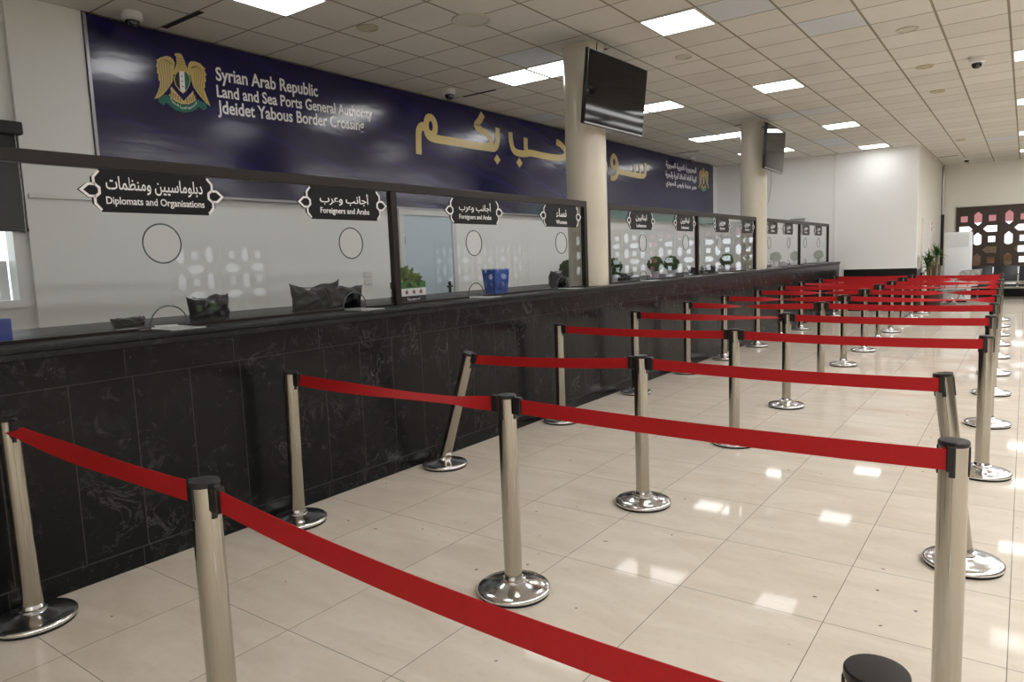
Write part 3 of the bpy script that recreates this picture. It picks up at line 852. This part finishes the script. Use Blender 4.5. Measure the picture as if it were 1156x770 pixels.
# ------------------------------------------------------------------ ceiling fittings
def lamp_obj():
    t = thing('ceiling_light_panel', 'x', 'ceiling light', (0, 0, ZC), 0, 'square ceiling light panels')
    h = T / 2 - .012
    b = B()
    for a, c, d, e in ((-h, h, -h, -h + .012), (-h, h, h - .012, h), (-h, -h + .012, -h + .012, h - .012), (h - .012, h, -h + .012, h - .012)): box(b, a, c, d, e, -.012, 0)
    obj('lamp_frame', b, M['lamp_frame'], t)
    b = B(); box(b, -h + .012, h - .012, -h + .012, h - .012, -.009, -.001); obj('diffuser', b, M['lamp'], t)
    return t
ORD = ['first', 'second', 'third', 'fourth', 'fifth', 'sixth', 'seventh', 'eighth', 'ninth', 'tenth']
L0 = None
LAMPS = [(-4, -5, 'lit square ceiling panel above the eagle end of the banner'),
         (-4, 1, 'lit ceiling panel on the wall side of the pair before the first column'), (-3, 1, 'lit ceiling panel touching the first column in the pair before it'),
         (-4, 6, 'lit ceiling panel hidden behind the first television'), (-3, 6, 'lit ceiling panel just right of the first television'),
         (-4, 12, 'lit ceiling panel, wall side of the pair before the second column'), (-3, 12, 'lit ceiling panel of the pair touching the second column'),
         (-4, 17, 'lit ceiling panel left of the second column near the end wall'), (-3, 17, 'lit ceiling panel behind the second television near the end wall'),
         (0, 0, 'large lit ceiling panel above the queue, right of the first television'), (0, 6, 'second lit ceiling panel in the row over the queue'), (0, 13, 'third lit ceiling panel in the row over the queue'), (0, 19, 'last lit ceiling panel in the row over the queue, against the end wall'),
         (5, 0, 'lit ceiling panel over the aisle, outside the view'), (5, 7, 'first lit ceiling panel over the aisle'), (5, 13, 'second lit ceiling panel over the aisle'), (5, 20, 'third lit ceiling panel over the aisle'), (5, 26, 'last lit ceiling panel over the aisle'),
         (0, -6, 'added lit ceiling panel above the viewer'), (6, 7, 'lit ceiling panel beside the first one over the aisle'), (6, 13, 'lit ceiling panel beside the second one over the aisle'), (6, 20, 'lit ceiling panel beside the third one over the aisle'), (6, 26, 'lit ceiling panel beside the last one over the aisle')]  # the panel above the viewer is added to light the near end
for i, j, lab in LAMPS:
    loc = (TX0 + (i + .5) * T, TY0 + (j + .5) * T, ZC)
    if L0 is None:
        L0 = lamp_obj(); L0.location = loc; L0['label'] = lab
    else: dup(L0, loc, None, lab)

# added unseen light strips towards the window wall, to brighten the hall
S0 = None
for a_, x in (('inner', 2.75), ('outer', 4.3)):
    for k, y in enumerate((-4.2, .9, 6.0, 11.1, 16.2)):
        lab = 'added unseen ceiling light strip, %s of the %s line near the window wall' % (ORD[k], a_)
        if S0 is None:
            S0 = thing('added_light_strip', lab, 'ceiling light', (x, y, ZC), 0, 'added unseen ceiling light strips')
            b = B(); box(b, -.30, .30, -2.3, -2.27, -.03, 0); box(b, -.30, .30, 2.27, 2.3, -.03, 0); box(b, -.30, -.28, -2.27, 2.27, -.03, 0); box(b, .28, .30, -2.27, 2.27, -.03, 0); obj('lamp_frame', b, M['lamp_frame'], S0)
            b = B(); box(b, -.28, .28, -2.27, 2.27, -.024, -.004); obj('diffuser', b, M['lamp'], S0)
        else: dup(S0, (x, y, ZC), None, lab)

def dome_obj():
    t = thing('security_camera', 'x', 'security camera', (0, 0, ZC), 0, 'dome cameras on the ceiling')
    b = B(); lathe(b, [(0, 0), (.065, 0), (.068, -.012), (.066, -.045), (.05, -.055), (0, -.055)], 28); obj('camera_housing', b, M['cam_white'], t)
    b = B(); lathe(b, [(.045, -.05), (.046, -.062), (.040, -.085), (.025, -.100), (0, -.106)], 24); obj('camera_dome', b, M['dome'], t)
    return t
def cz(px, py): return None
C0 = None
def K(u, v): return (TX0 + u * T, TY0 + v * T)
for u, v, s, lab in ((-5.55, -5.6, 1.25, 'white dome camera at the ceiling above the eagle emblem'), (-5.25, 1.25, 1.25, 'white dome camera on the ceiling above the gold greeting'), (-5.6, 16.4, 1.3, 'dome camera on the ceiling over the small emblem'),
                     (4.4, 7.05, 1.25, 'white dome camera on the open ceiling over the aisle'), (3.07, 27.2, 1.2, 'dark dome camera on the ceiling near the far wall')):
    x, y = K(u, v)
    if C0 is None: C0 = dome_obj(); C0.location = (x, y, ZC); C0['label'] = lab; c = C0
    else: c = dup(C0, (x, y, ZC), None, lab)
    c.scale = (s, s, s)
V0 = None
for u, v, r, lab in ((-3.49, -2.8, .105, 'yellowed round ceiling disc before the first column'), (-2.0, -1.93, .19, 'big stained round ceiling cover before the first column'), (-.24, 2.55, .10, 'pale round ceiling disc right of the first television'),
                     (3.5, 3.77, .105, 'pale round ceiling disc closest over the aisle side'), (3.44, 7.06, .10, 'yellowed round ceiling disc left of the aisle dome camera'), (3.41, 10.17, .10, 'faint round ceiling disc beyond the yellowed one'), (3.25, 20.5, .10, 'small yellowed round ceiling disc near the recess'), (-2.6, 3.2, .10, 'pale round ceiling disc just behind the first column')):
    x, y = K(u, v)
    t = thing('ceiling_speaker', lab, 'ceiling disc', (x, y, ZC), 0, 'round discs on the ceiling')
    mm = M['vent'] if 'yellow' in lab else M['stain']
    b = B(); lathe(b, [(0, -.004), (r * .80, -.004), (r * .84, -.012), (r * .96, -.012), (r, -.006), (r, 0)], 32); obj('cover_ring', b, mm, t)
    b = B(); lathe(b, [(0, -.006), (r * .4, -.0065), (r * .78, -.005), (r * .79, -.003)], 32); obj('cover_face', b, mm, t)
n = 0
for u, v, w, d, lab in ((-5.3, -4.95, .62, .05, 'dark gap beside a lifted ceiling tile by the eagle emblem'), (-5.0, 2.02, .55, .05, 'dark gap in the ceiling above the gold greeting'), (-1.55, 1.0, .5, .035, 'dark gap in the ceiling beside the first column'),
                        (-1.55, 10.9, .55, .06, 'dark gap in the ceiling beside the second column'), (-5.2, 15.0, .55, .06, 'dark gap in the ceiling over the small emblem'), (2.45, 25.9, .45, .06, 'dark gap in the ceiling near the far corner')):
    x, y = K(u, v); n += 1
    b = B(); box(b, x - w / 2, x + w / 2, y - d / 2, y + d / 2, ZC - .004, ZC); struct(obj('trim_%d' % (7 + n), b, M['dark_gap']), lab, 'ceiling gap')
# loose cable hanging at the end wall by the second column
b = B(); tube(b, catmull([(-4.02, YB - .03, ZC - .02), (-4.0, YB - .05, 3.2), (-4.05, YB - .04, 2.8), (-4.12, YB - .05, 2.4), (-4.10, YB - .03, 1.2)], 8), .014)
tag(obj('hanging_cable', b, M['cable_white']), 'pale cable hanging down the end wall left of the second column', 'cable')

# ------------------------------------------------------------------ things on the counter
def leaf_ball(bm, c, r, n, size, seed):
    rnd = random.Random(seed)
    for i in range(n):
        z = 1 - 2 * (i + .5) / n; a = i * 2.399963
        d = Vector((math.sqrt(1 - z * z) * math.cos(a), math.sqrt(1 - z * z) * math.sin(a), z))
        p = Vector(c) + d * r * rnd.uniform(.80, 1.05)
        u = d.cross(Vector((rnd.uniform(-1, 1), rnd.uniform(-1, 1), rnd.uniform(-1, 1)))).normalized(); w = (d * rnd.uniform(.2, .9) + u.cross(d) * rnd.uniform(-.8, .8)).normalized()
        s = size * rnd.uniform(.7, 1.25)
        nrm = u.cross(w).normalized()
        v = [bm.verts.new(p - w * s * .2), bm.verts.new(p + u * s * .42 + w * s * .35 + nrm * s * .12), bm.verts.new(p + w * s), bm.verts.new(p - u * s * .42 + w * s * .35 + nrm * s * .12)]
        bm.faces.new((v[0], v[1], v[2])); bm.faces.new((v[0], v[2], v[3]))
def topiary():
    t = thing('potted_topiary', 'x', 'potted plant', (0, 0, ZCT), 0, 'ball topiaries behind the glass')
    b = B(); lathe(b, [(0, .001), (.042, .001), (.046, .006), (.058, .085), (.060, .095), (.052, .095), (.050, .088), (0, .086)], 24); obj('pot', b, M['pot'], t)
    b = B(); tube(b, [(0, 0, .08), (0, 0, .17)], .008); obj('stem', b, M['bark'], t)
    b = B(); leaf_ball(b, (0, 0, .185), .088, 620, .030, 3); leaf_ball(b, (0, 0, .185), .062, 260, .034, 4); obj('foliage', b, M['leaf'], t)
    return t
P0 = None
for x, y, lab in ((-3.06, 4.13, 'green ball topiary in a grey pot left of the first column'), (-2.82, 4.78, 'green ball topiary half hidden by the first column'), (-2.80, 5.93, 'green ball topiary, nearer one of the pair behind the Lebanese windows'), (-2.80, 6.47, 'green ball topiary, farther one of the pair behind the Lebanese windows'),
                  (-2.80, 8.72, 'green ball topiary before the second column'), (-2.80, 11.55, 'ball topiary beyond the second column'), (-2.80, 13.05, 'ball topiary just before the last mullion'), (-2.77, 15.02, 'ball topiary at the far end of the counter')):
    if P0 is None: P0 = topiary(); P0.location = (x, y, ZCT); P0['label'] = lab
    else: dup(P0, (x, y, ZCT), random.uniform(0, 6), lab)

# flag planter box with leafy plant
t = thing('flag_planter', 'flag printed planter box with leafy plant beside the mullion', 'planter', (-2.76, 1.20, ZCT))
b = B()
box(b, -.055, .055, -.145, .145, .002, .055, .002); obj('black_band', b, M['black_print'], t)
b = B(); box(b, -.055, .055, -.145, .145, .055, .115, .002); obj('white_band', b, M['white_print'], t)
b = B(); box(b, -.055, .055, -.145, .145, .115, .168, .002); obj('green_band', b, pmat('planter_green', (.02, .20, .03), .4), t)
b = B()
for y in (-.075, 0.005, .085):
    prism_yz(b, [(y + (.024 if k % 2 == 0 else .010) * math.cos(PI / 2 + k * PI / 5), .085 + (.024 if k % 2 == 0 else .010) * math.sin(PI / 2 + k * PI / 5)) for k in range(10)], .0552, .0575)
obj('red_stars', b, M['red_print'], t)
text_on_x('planter_lettering', arabic('سوريا'), .0556, -.07, .018, .14, .025, M['sign_white'], t, .01)
b = B(); leaf_ball(b, (0, -.04, .185), .06, 110, .06, 11); leaf_ball(b, (0, .05, .165), .045, 70, .05, 12); leaf_ball(b, (0, -.07, .215), .035, 40, .05, 13); obj('foliage', b, M['leaf2'], t)

# blue bin
t = thing('blue_bin', 'blue plastic bin on the counter behind the third window', 'bin', (-2.84, 2.46, ZCT))
def shell(bm, w0, d0, w1, d1, h, th):
    def ring(w, d, z): return [bm.verts.new((sx * d / 2, sy * w / 2, z)) for sx, sy in ((-1, -1), (1, -1), (1, 1), (-1, 1))]
    a = ring(w0, d0, 0.001); c = ring(w1, d1, h); e = ring(w1 - th * 2, d1 - th * 2, h); f = ring(w0 - th * 2, d0 - th * 2, th)
    for p, q in ((a, c), (c, e), (e, f)):
        for i in range(4): bm.faces.new((p[i], p[(i + 1) % 4], q[(i + 1) % 4], q[i]))
    bm.faces.new(a[::-1]); bm.faces.new(f)
    bmesh.ops.recalc_face_normals(bm, faces=bm.faces)
b = B(); shell(b, .19, .12, .235, .15, .225, .006); obj('bin_body', b, M['blue'], t)
b = B()
for s in (-1, 1):
    box(b, s * .074 - .005, s * .074 + .005, -.121, .121, .2255, .234, .002); box(b, -.079, .079, s * .116 - .005, s * .116 + .005, .2255, .234, .002)
obj('bin_rim', b, pmat('pale_blue_rim', (.35, .48, .75), .25), t)
b = B(); box(b, .055, .0745, -.045, .025, .03, .11, .008, 2); obj('hand_recess', b, M['blue_folder'], t)

# crumpled black leather bags on the counter
def bag(name_seed, w, h, d):
    rnd = random.Random(name_seed)
    ph = [rnd.uniform(0, 6) for _ in range(8)]
    bm = bmesh.new(); nu, nv = 26, 16
    for side in (1, -1):
        G = []
        for j in range(nv + 1):
            v = j / nv; row = []
            for i in range(nu + 1):
                u = i / nu * 2 - 1
                edge = (1 - abs(u) ** 2.6) * (1 - abs(2 * v - 1) ** 3.2)
                top = h * (.80 + .20 * abs(u) ** 3 + .07 * math.sin(3.1 * u + ph[0]) + .05 * math.sin(7 * u + ph[1]))
                wid = w / 2 * (1 + .10 * (v - .5) * 2 * (1 if v > .5 else .3) - .05 * math.sin(PI * v))
                wr = .012 * math.sin(9 * u + 6 * v + ph[2]) + .010 * math.sin(14 * v - 5 * u + ph[3]) + .008 * math.sin(19 * u * v + ph[4])
                x = side * (d / 2 * max(edge, 0) ** .6 + wr * max(edge, 0)) + .02 * math.sin(2.2 * u + ph[5]) * v
                row.append(bm.verts.new((x, u * wid, v * top)))
            G.append(row)
        for j in range(nv):
            for i in range(nu):
                q = (G[j][i], G[j][i + 1], G[j + 1][i + 1], G[j + 1][i])
                bm.faces.new(q if side > 0 else q[::-1])
    bmesh.ops.remove_doubles(bm, verts=bm.verts, dist=1e-5)
    zm = min(v.co.z for v in bm.verts)
    return bm
for sd, x, y, w, h, d, rz, lab in ((1, -2.93, -.40, .29, .175, .16, .08, 'crumpled black leather bag beside the arched slot of the diplomats window'),
                                   (2, -3.02, .49, .44, .205, .15, .05, 'wide crumpled black leather bag left of the second arched slot'),
                                   (3, -2.82, .60, .27, .185, .12, -.2, 'crumpled black leather bag behind the second arched slot'),
                                   (4, -2.80, 3.47, .28, .20, .15, .1, 'upright black leather bag behind the women window slot'),
                                   (5, -2.86, 5.15, .34, .12, .15, 0, 'low black leather bag behind the first Lebanese window'),
                                   (6, -2.86, 7.55, .46, .12, .16, 0, 'low black leather bag beyond the middle mullion'),
                                   (7, -2.86, 8.15, .40, .13, .15, .2, 'black leather bag behind the first Syrians window'),
                                   (8, -3.05, -.84, .19, .06, .16, .1, 'flat black leather bag left of the diplomats window slot'),
                                   (9, -2.82, 10.45, .30, .13, .14, 0, 'small black leather bag just beyond the second column'),
                                   (10, -2.82, 12.05, .34, .10, .14, 0, 'small black leather bag before the last mullion')):
    t = thing('leather_bag', lab, 'bag', (x, y, ZCT), rz, 'black leather bags on the counter')
    obj('bag_body', bag(sd, w, h, d), M['leather'], t, sharp=80)
    b = B(); tube(b, catmull([(-.0, -w * .38, h * .85), (.012, -w * .2, h * .78), (.012, w * .2, h * .78), (0, w * .38, h * .86)], 6), .004, 6); obj('top_seam', b, M['leather'], t)
# papers and a blue folder
for k, (x, y, rz, lab) in enumerate(((-2.66, -.98, .3, 'white paper sheet left of the first arched slot'), (-2.70, -.80, -.4, 'white paper sheet inside the first arched slot'))):
    b = B(); box(b, -.09, .09, -.06, .06, .0068, .0078); o = obj('paper_sheet', b, M['paper'], None, (x, y, ZCT)); o.rotation_euler = (0, 0, rz); tag(o, lab, 'paper', 'papers behind the first window')
t = thing('ring_binder', 'blue ring binder standing on the counter before the diplomats window', 'binder', (-2.72, -1.66, ZCT))
b = B(); box(b, -.03, .03, -.11, .11, 0.001, .115, .004); obj('binder_cover', b, M['blue_folder'], t)
b = B(); box(b, -.024, .024, -.107, .111, .008, .108); obj('binder_pages', b, M['paper'], t)

# ------------------------------------------------------------------ belt posts
HP = .90
def make_post():
    t = thing('belt_post', 'x', 'belt post', (0, 0, 0))
    b = B(); lathe(b, [(0, .001), (.158, .001), (.160, .010), (.150, .012), (0, .012)], 40); base_r = b
    bp = B(); lathe(bp, [(0, .010), (.158, .010), (.164, .016), (.164, .026), (.156, .033), (.120, .037), (.085, .044), (.058, .054), (.050, .058), (0, .058)], 48)
    bo = obj('base_plate', bp, M['chrome'], t, sharp=50); obj('rubber_foot', base_r, M['rubber'], bo)
    b = B(); lathe(b, [(.040, .056), (.040, .886)], 32); obj('pole', b, M['pole'], t)
    b = B(); lathe(b, [(.041, .056), (.054, .057), (.054, .066), (.046, .070), (.041, .084)], 32); obj('collar', b, M['chrome'], t)
    b = B(); lathe(b, [(0, .884), (.0405, .884), (.0418, .887), (.0418, .897), (.0395, .900), (.030, .9008), (0, .901)], 32)
    hd = obj('head_cap', b, M['cap'], t)
    for k in range(4):
        b = B(); box(b, .036, .0432, -.0085, .0085, .795, .8838, .002, 1, Matrix.Rotation(k * PI / 2, 4, 'Z')); obj('belt_slot', b, M['cap'], t)
    return t
def lean_post(t, ang, axis):
    """tilts everything of a post except its base plate about the joint at the base"""
    R = Matrix.Translation((0, 0, .05)) @ Matrix.Rotation(ang, 4, axis) @ Matrix.Translation((0, 0, -.05))
    for c in kids(t):
        if not c.name.startswith('base_plate'): c.matrix_local = R @ c.matrix_local
ROW = ['first', 'second', 'third', 'fourth', 'fifth', 'sixth', 'seventh', 'eighth', 'ninth', 'tenth', 'eleventh', 'twelfth', 'thirteenth']
XY = {
 'L': [(-2.21, -1.753), (-2.195, -.389), (-2.192, .904), (-2.181, 2.50), (-2.172, 4.011), (-2.186, 5.493), (-2.172, 6.80), (-2.172, 8.30), (-2.178, 9.65), (-2.185, 11.02), (-2.20, 12.55), (-2.20, 13.90)],
 'M': [(-.630, -1.821), (-.602, -.436), (-.600, .884), (-.579, 2.465), (-.596, 4.002), (-.620, 5.509), (-.629, 6.791), (-.645, 8.26), (-.665, 9.663), (-.665, 10.93), (-.678, 12.41), (-.684, 13.80), (-.62, 15.05)],
 'R': [(1.057, -1.834), (1.050, -.448), (1.018, .869), (1.022, 2.446), (.998, 3.961), (.977, 5.414), (.955, 6.69), (.935, 8.13), (.915, 9.50), (.893, 10.83), (.870, 12.30), (.850, 13.55)],
}
WORD = {'L': 'at the counter end of the %s belt row', 'M': 'in the middle of the %s belt row', 'R': 'at the aisle end of the %s belt row'}
GRP = {'L': 'belt posts along the counter', 'M': 'belt posts in the middle line', 'R': 'belt posts along the aisle'}
post0 = make_post(); first = True
TOP = {}; POST = {}; LEAN = []
for s in 'LMR':
    for i, (x, y) in enumerate(XY[s]):
        lab = 'steel belt post ' + WORD[s] % ROW[i]
        if s == 'M' and i == 12: lab = 'lone steel belt post without a belt beside the tall potted plant'
        if (s, i) in (('L', 2), ('R', 2)): lab = 'leaning ' + lab
        if first: t = post0; t.location = (x, y, 0); first = False
        else: t = dup(post0, (x, y, 0), 0)
        t['label'] = lab; t['group'] = GRP[s]
        TOP[s, i] = Vector((x, y, .852))
        POST[s, i] = t
        if (s, i) == ('L', 2): LEAN.append((t, 19.0, 'Y')); TOP[s, i] = Vector((x + .802 * math.sin(math.radians(19)), y, .05 + .802 * math.cos(math.radians(19))))
        if (s, i) == ('R', 2): LEAN.append((t, -7.0, 'Y')); TOP[s, i] = Vector((x - .802 * math.sin(math.radians(7)), y, .05 + .802 * math.cos(math.radians(7))))
        if (s, i) == ('M', 12): LEAN.append((t, 3.5, 'X'))
        if (s, i) == ('L', 0): LEAN.append((t, -2.2, 'Y')); TOP[s, i] += Vector((-.03, 0, 0))
        if (s, i) == ('L', 1): LEAN.append((t, 1.6, 'Y')); TOP[s, i] += Vector((.02, 0, 0))

for t_, an_, ax_ in LEAN: lean_post(t_, math.radians(an_), ax_)

# ------------------------------------------------------------------ belts
def smooth(t): t = min(max(t, 0), 1); return t * t * (3 - 2 * t)
TW = {  # twist of each left/right run: function of t giving the angle about the run
 ('L', 0): lambda t: 1.35 * (1 - smooth(t / .75)), ('L', 1): lambda t: .25 + .95 * smooth(t / .7) - .9 * smooth((t - .8) / .2), ('L', 4): lambda t: 1.35 * smooth((t - .15) / .85), ('L', 5): lambda t: PI * smooth((t - .05) / .75),
 ('L', 6): lambda t: PI * smooth((t - .15) / .7), ('L', 7): lambda t: PI * smooth((t - .3) / .65), ('L', 9): lambda t: 1.1 * (1 - smooth(t / .6)), ('L', 2): lambda t: .5 * (1 - smooth(t / .25)),
 ('M', 6): lambda t: 1.4 * smooth(t / .8) * (1 - smooth((t - .85) / .15)), ('M', 7): lambda t: PI * smooth((t - .35) / .55), ('M', 8): lambda t: 1.5 * smooth((t - .1) / .5), ('M', 9): lambda t: 1.2 * smooth((t - .3) / .5), ('M', 10): lambda t: PI * smooth((t - .3) / .45),
}
def belt(a, c, key, sag, label):
    d = (c - a); d2 = Vector((d.x, d.y, 0)).normalized()
    p0 = a + d2 * (.066 if key == ('L', 1) else .057); p1 = c - d2 * .057
    if key[0] == 'M': p1 = c + Vector((-.004, -.0525, 0))
    tw = TW.get(key, lambda t: 0.0)
    W, TH = .063, .0022
    n = 48
    bm = bmesh.new(); rings = []
    side = Vector((-d2.y, d2.x, 0)); up = Vector((0, 0, 1))
    for i in range(n + 1):
        t = i / n
        p = p0.lerp(p1, t) - up * sag * 4 * t * (1 - t)
        al = tw(t)
        if key in (('M', 8), ('M', 9)): al *= 1 - smooth((t - .88) / .08)
        w = up * math.cos(al) + side * math.sin(al); nn = side * math.cos(al) - up * math.sin(al)
        rings.append([bm.verts.new(p + w * W / 2 * s1 + nn * TH / 2 * s2) for s1, s2 in ((-1, -1), (1, -1), (1, 1), (-1, 1))])
    for r, q in zip(rings, rings[1:]):
        for k in range(4): bm.faces.new((r[k], r[(k + 1) % 4], q[(k + 1) % 4], q[k]))
    bm.faces.new(rings[0][::-1]); bm.faces.new(rings[-1])
    bmesh.ops.recalc_face_normals(bm, faces=bm.faces)
    o = tag(obj('barrier_belt', bm, M['belt']), label, 'belt', 'red belts of the queue barriers')
    al0, al1 = tw(0), tw(1)
    for p, sg in ((p0, -1), (p1, 1)):
        b = B(); R = Matrix.Translation(p) @ Matrix.Rotation(math.atan2(d2.y, d2.x), 4, 'Z')
        if key[0] == 'M' and sg > 0: box(b, -.010, .012, -.006, .006, -.036, .040, .002, 1, R)
        else: box(b, -.0128 if sg < 0 else -.022, .022 if sg < 0 else .0128, -.014, .014, -.036, .040, .003, 1, R)
        obj('belt_clip', b, M['cap'], o)
SAG = {('M', 0): .032, ('M', 1): .012}
TOP['R', 0] += Vector((0, 0, -.036))
for i in range(12):
    belt(TOP['L', i], TOP['M', i], ('L', i), SAG.get(('L', i), .012), 'red belt between the counter post and middle post of the %s row' % ROW[i])
    belt(TOP['M', i], TOP['R', i], ('M', i), SAG.get(('M', i), .012), 'red belt between the middle post and aisle post of the %s row' % ROW[i])

# ------------------------------------------------------------------ far recess: air conditioner, plant, benches
t = thing('floor_air_conditioner', 'tall white floor standing air conditioner by the lattice window', 'air conditioner', (-.21, 18.75, 0))
b = B(); box(b, -.30, .30, -.17, .17, .06, 1.80, .025, 3); obj('cabinet_body', b, M['appliance'], t)
b = B(); box(b, -.29, .29, -.16, .16, 0, .06, .004); obj('plinth', b, M['cap'], t)
b = B(); box(b, -.24, .24, -.178, -.168, 1.42, 1.74, .004); obj('air_grille', b, M['grille'], t)
b = B()
for k in range(9): box(b, -.225, .225, -.184, -.177, 1.445 + k * .032, 1.455 + k * .032)
obj('grille_slats', b, M['appliance'], t)
b = B(); lathe(b, [(0, -.004), (.05, -.004), (.055, 0)], 24, (0, 0, 0), Matrix.Translation((0, -.170, 1.28)) @ Matrix.Rotation(-PI / 2, 4, 'X') @ Matrix.Scale(-1, 4, (0, 0, 1))); obj('round_badge', b, M['grille'], t)

t = thing('potted_yucca', 'tall yucca with sword leaves in a dark maroon pot', 'potted plant', (-.535, 15.92, 0))
b = B(); lathe(b, [(0, .002), (.19, .002), (.20, .02), (.235, .40), (.245, .44), (.225, .44), (.215, .41), (0, .40)], 32); obj('pot', b, M['maroon'], t)
b = B(); lathe(b, [(0, .412), (.214, .408)], 24); obj('soil', b, M['soil'], t)
rnd = random.Random(5)
def YC(v): return Vector((max(v.x, -.24), v.y, v.z))
for (bx, by, tx, ty, h, r) in ((-.05, 0, -.07, .0, 1.06, .035), (.07, .03, .10, .03, 1.36, .032), (.0, -.06, -.03, -.05, 1.22, .028)):
    b = B(); tube(b, catmull([(bx, by, .40), ((bx + tx) / 2 + .01, (by + ty) / 2, .40 + (h - .4) * .5), (tx, ty, h - .12)], 5), r, 10); obj('trunk', b, M['bark'], t)
    b = B()
    for k in range(46):
        a = rnd.uniform(0, 2 * PI); el = rnd.uniform(-.1, 1.5); L = rnd.uniform(.22, .36)
        d = Vector((math.cos(a) * math.cos(el), math.sin(a) * math.cos(el), math.sin(el)))
        s = d.cross(Vector((0, 0, 1))).normalized() * .020
        p = Vector((tx, ty, h - .14 + rnd.uniform(0, .10)))
        pts = [p + d * L * u - Vector((0, 0, .10 * u * u * math.cos(el))) for u in (0, .35, .7, 1)]
        ws = (.6, 1, .75, .05)
        vs = [(bm_l, bm_r) for bm_l, bm_r in ((b.verts.new(YC(q + s * w_)), b.verts.new(YC(q - s * w_))) for q, w_ in zip(pts, ws))]
        for (l0, r0), (l1, r1) in zip(vs, vs[1:]): b.faces.new((l0, r0, r1, l1))
    obj('leaf_crown', b, M['yucca'], t)

def bench(name, label, loc, rz, n, padded):
    t = thing(name, label, 'bench', loc, rz, 'waiting benches')
    W = .56
    m1 = M['bench_black'] if padded else M['bench_metal']
    for i in range(n):
        x = (i - (n - 1) / 2) * W
        s = obj('seat', box(B(), x - W / 2 + .02, x + W / 2 - .02, -.24, .22, .40, .435 if padded else .415, .012, 2), M['bench_metal'] if padded else m1, t)
        k = obj('backrest', box(B(), x - W / 2 + .02, x + W / 2 - .02, -.02, .02, 0, .42, .012, 2, Matrix.Translation((0, .25, .46)) @ Matrix.Rotation(-.22, 4, 'X')), m1, t)
        if padded: obj('seat_pad', box(B(), x - W / 2 + .02, x + W / 2 - .02, -.245, .15, .33, .40, .015, 2), M['bench_black'], t)
    obj('beam', box(B(), -n * W / 2 + .05, n * W / 2 - .05, -.03, .03, .33 if not padded else .30, .39 if not padded else .33, .004), M['bench_metal'], t)
    for i in range(n + 1):
        x = (i - n / 2) * W
        b = B(); tube(b, catmull([(x, .30, .84), (x, .24, .66), (x, .18, .655), (x, -.20, .64), (x, -.25, .58), (x, -.22, .42), (x, 0, .36)], 5), .016); obj('armrest', b, M['bench_metal'], t)
    for sx in (-1, 1):
        x = sx * (n * W / 2 - .25)
        b = B(); tube(b, catmull([(x, -.30, .02), (x, -.10, .12), (x, 0, .34)], 5), .02); tube(b, catmull([(x, .30, .02), (x, .10, .12), (x, 0, .34)], 5), .02)
        for s2 in (-1, 1): lathe(b, [(0, 0), (.03, 0), (.03, .015), (0, .02)], 12, (x, s2 * .30, .001))
        obj('leg_pair', b, M['bench_metal'], t)
    return t
bench('waiting_bench', 'chrome framed bench with black padded backs under the lattice window', (.78, 20.05, 0), 0, 3, True)
bench('waiting_bench', 'bare silver metal bench in front of the white air conditioner', (-.15, 17.45, 0), -PI / 2 - .35, 2, False)

# ------------------------------------------------------------------ light and camera
w = bpy.data.worlds.new('daylight'); sc.world = w; w.use_nodes = True
bg = w.node_tree.nodes['Background']; bg.inputs['Color'].default_value = (.93, .96, 1.0, 1); bg.inputs['Strength'].default_value = .85

f_px = 793.363502857738
yaw, pitch, roll = math.radians(36.18891925), math.radians(6.4369595), math.radians(-2.15031671)
cy_, sy_, cp, sp = math.cos(yaw), math.sin(yaw), math.cos(pitch), math.sin(pitch)
fw = Vector((-sy_ * cp, cy_ * cp, -sp)); rt = Vector((cy_, sy_, 0)); up = rt.cross(fw)
rt2 = rt * math.cos(roll) + up * math.sin(roll); up2 = -rt * math.sin(roll) + up * math.cos(roll)
cam = bpy.data.cameras.new('camera'); co = bpy.data.objects.new('camera', cam); COL.objects.link(co)
mw = Matrix((rt2, up2, -fw)).transposed().to_4x4(); mw.translation = Vector((1.20082605, -2.84463559, 1.47137726))
co.matrix_world = mw
cam.sensor_fit = 'HORIZONTAL'; cam.sensor_width = 36; cam.lens = f_px / 1156 * 36; cam.clip_start = .05; cam.clip_end = 200
sc.camera = co
vs = sc.view_settings
sc.display_settings.display_device = 'sRGB'
vs.view_transform = 'Standard'; vs.look = 'None'; vs.exposure = 1.25; vs.gamma = 1; vs.use_curve_mapping = False
sc.cycles.use_denoising = True
sc.cycles.max_bounces = 10; sc.cycles.transparent_max_bounces = 16
sc.cycles.caustics_reflective = False; sc.cycles.caustics_refractive = False
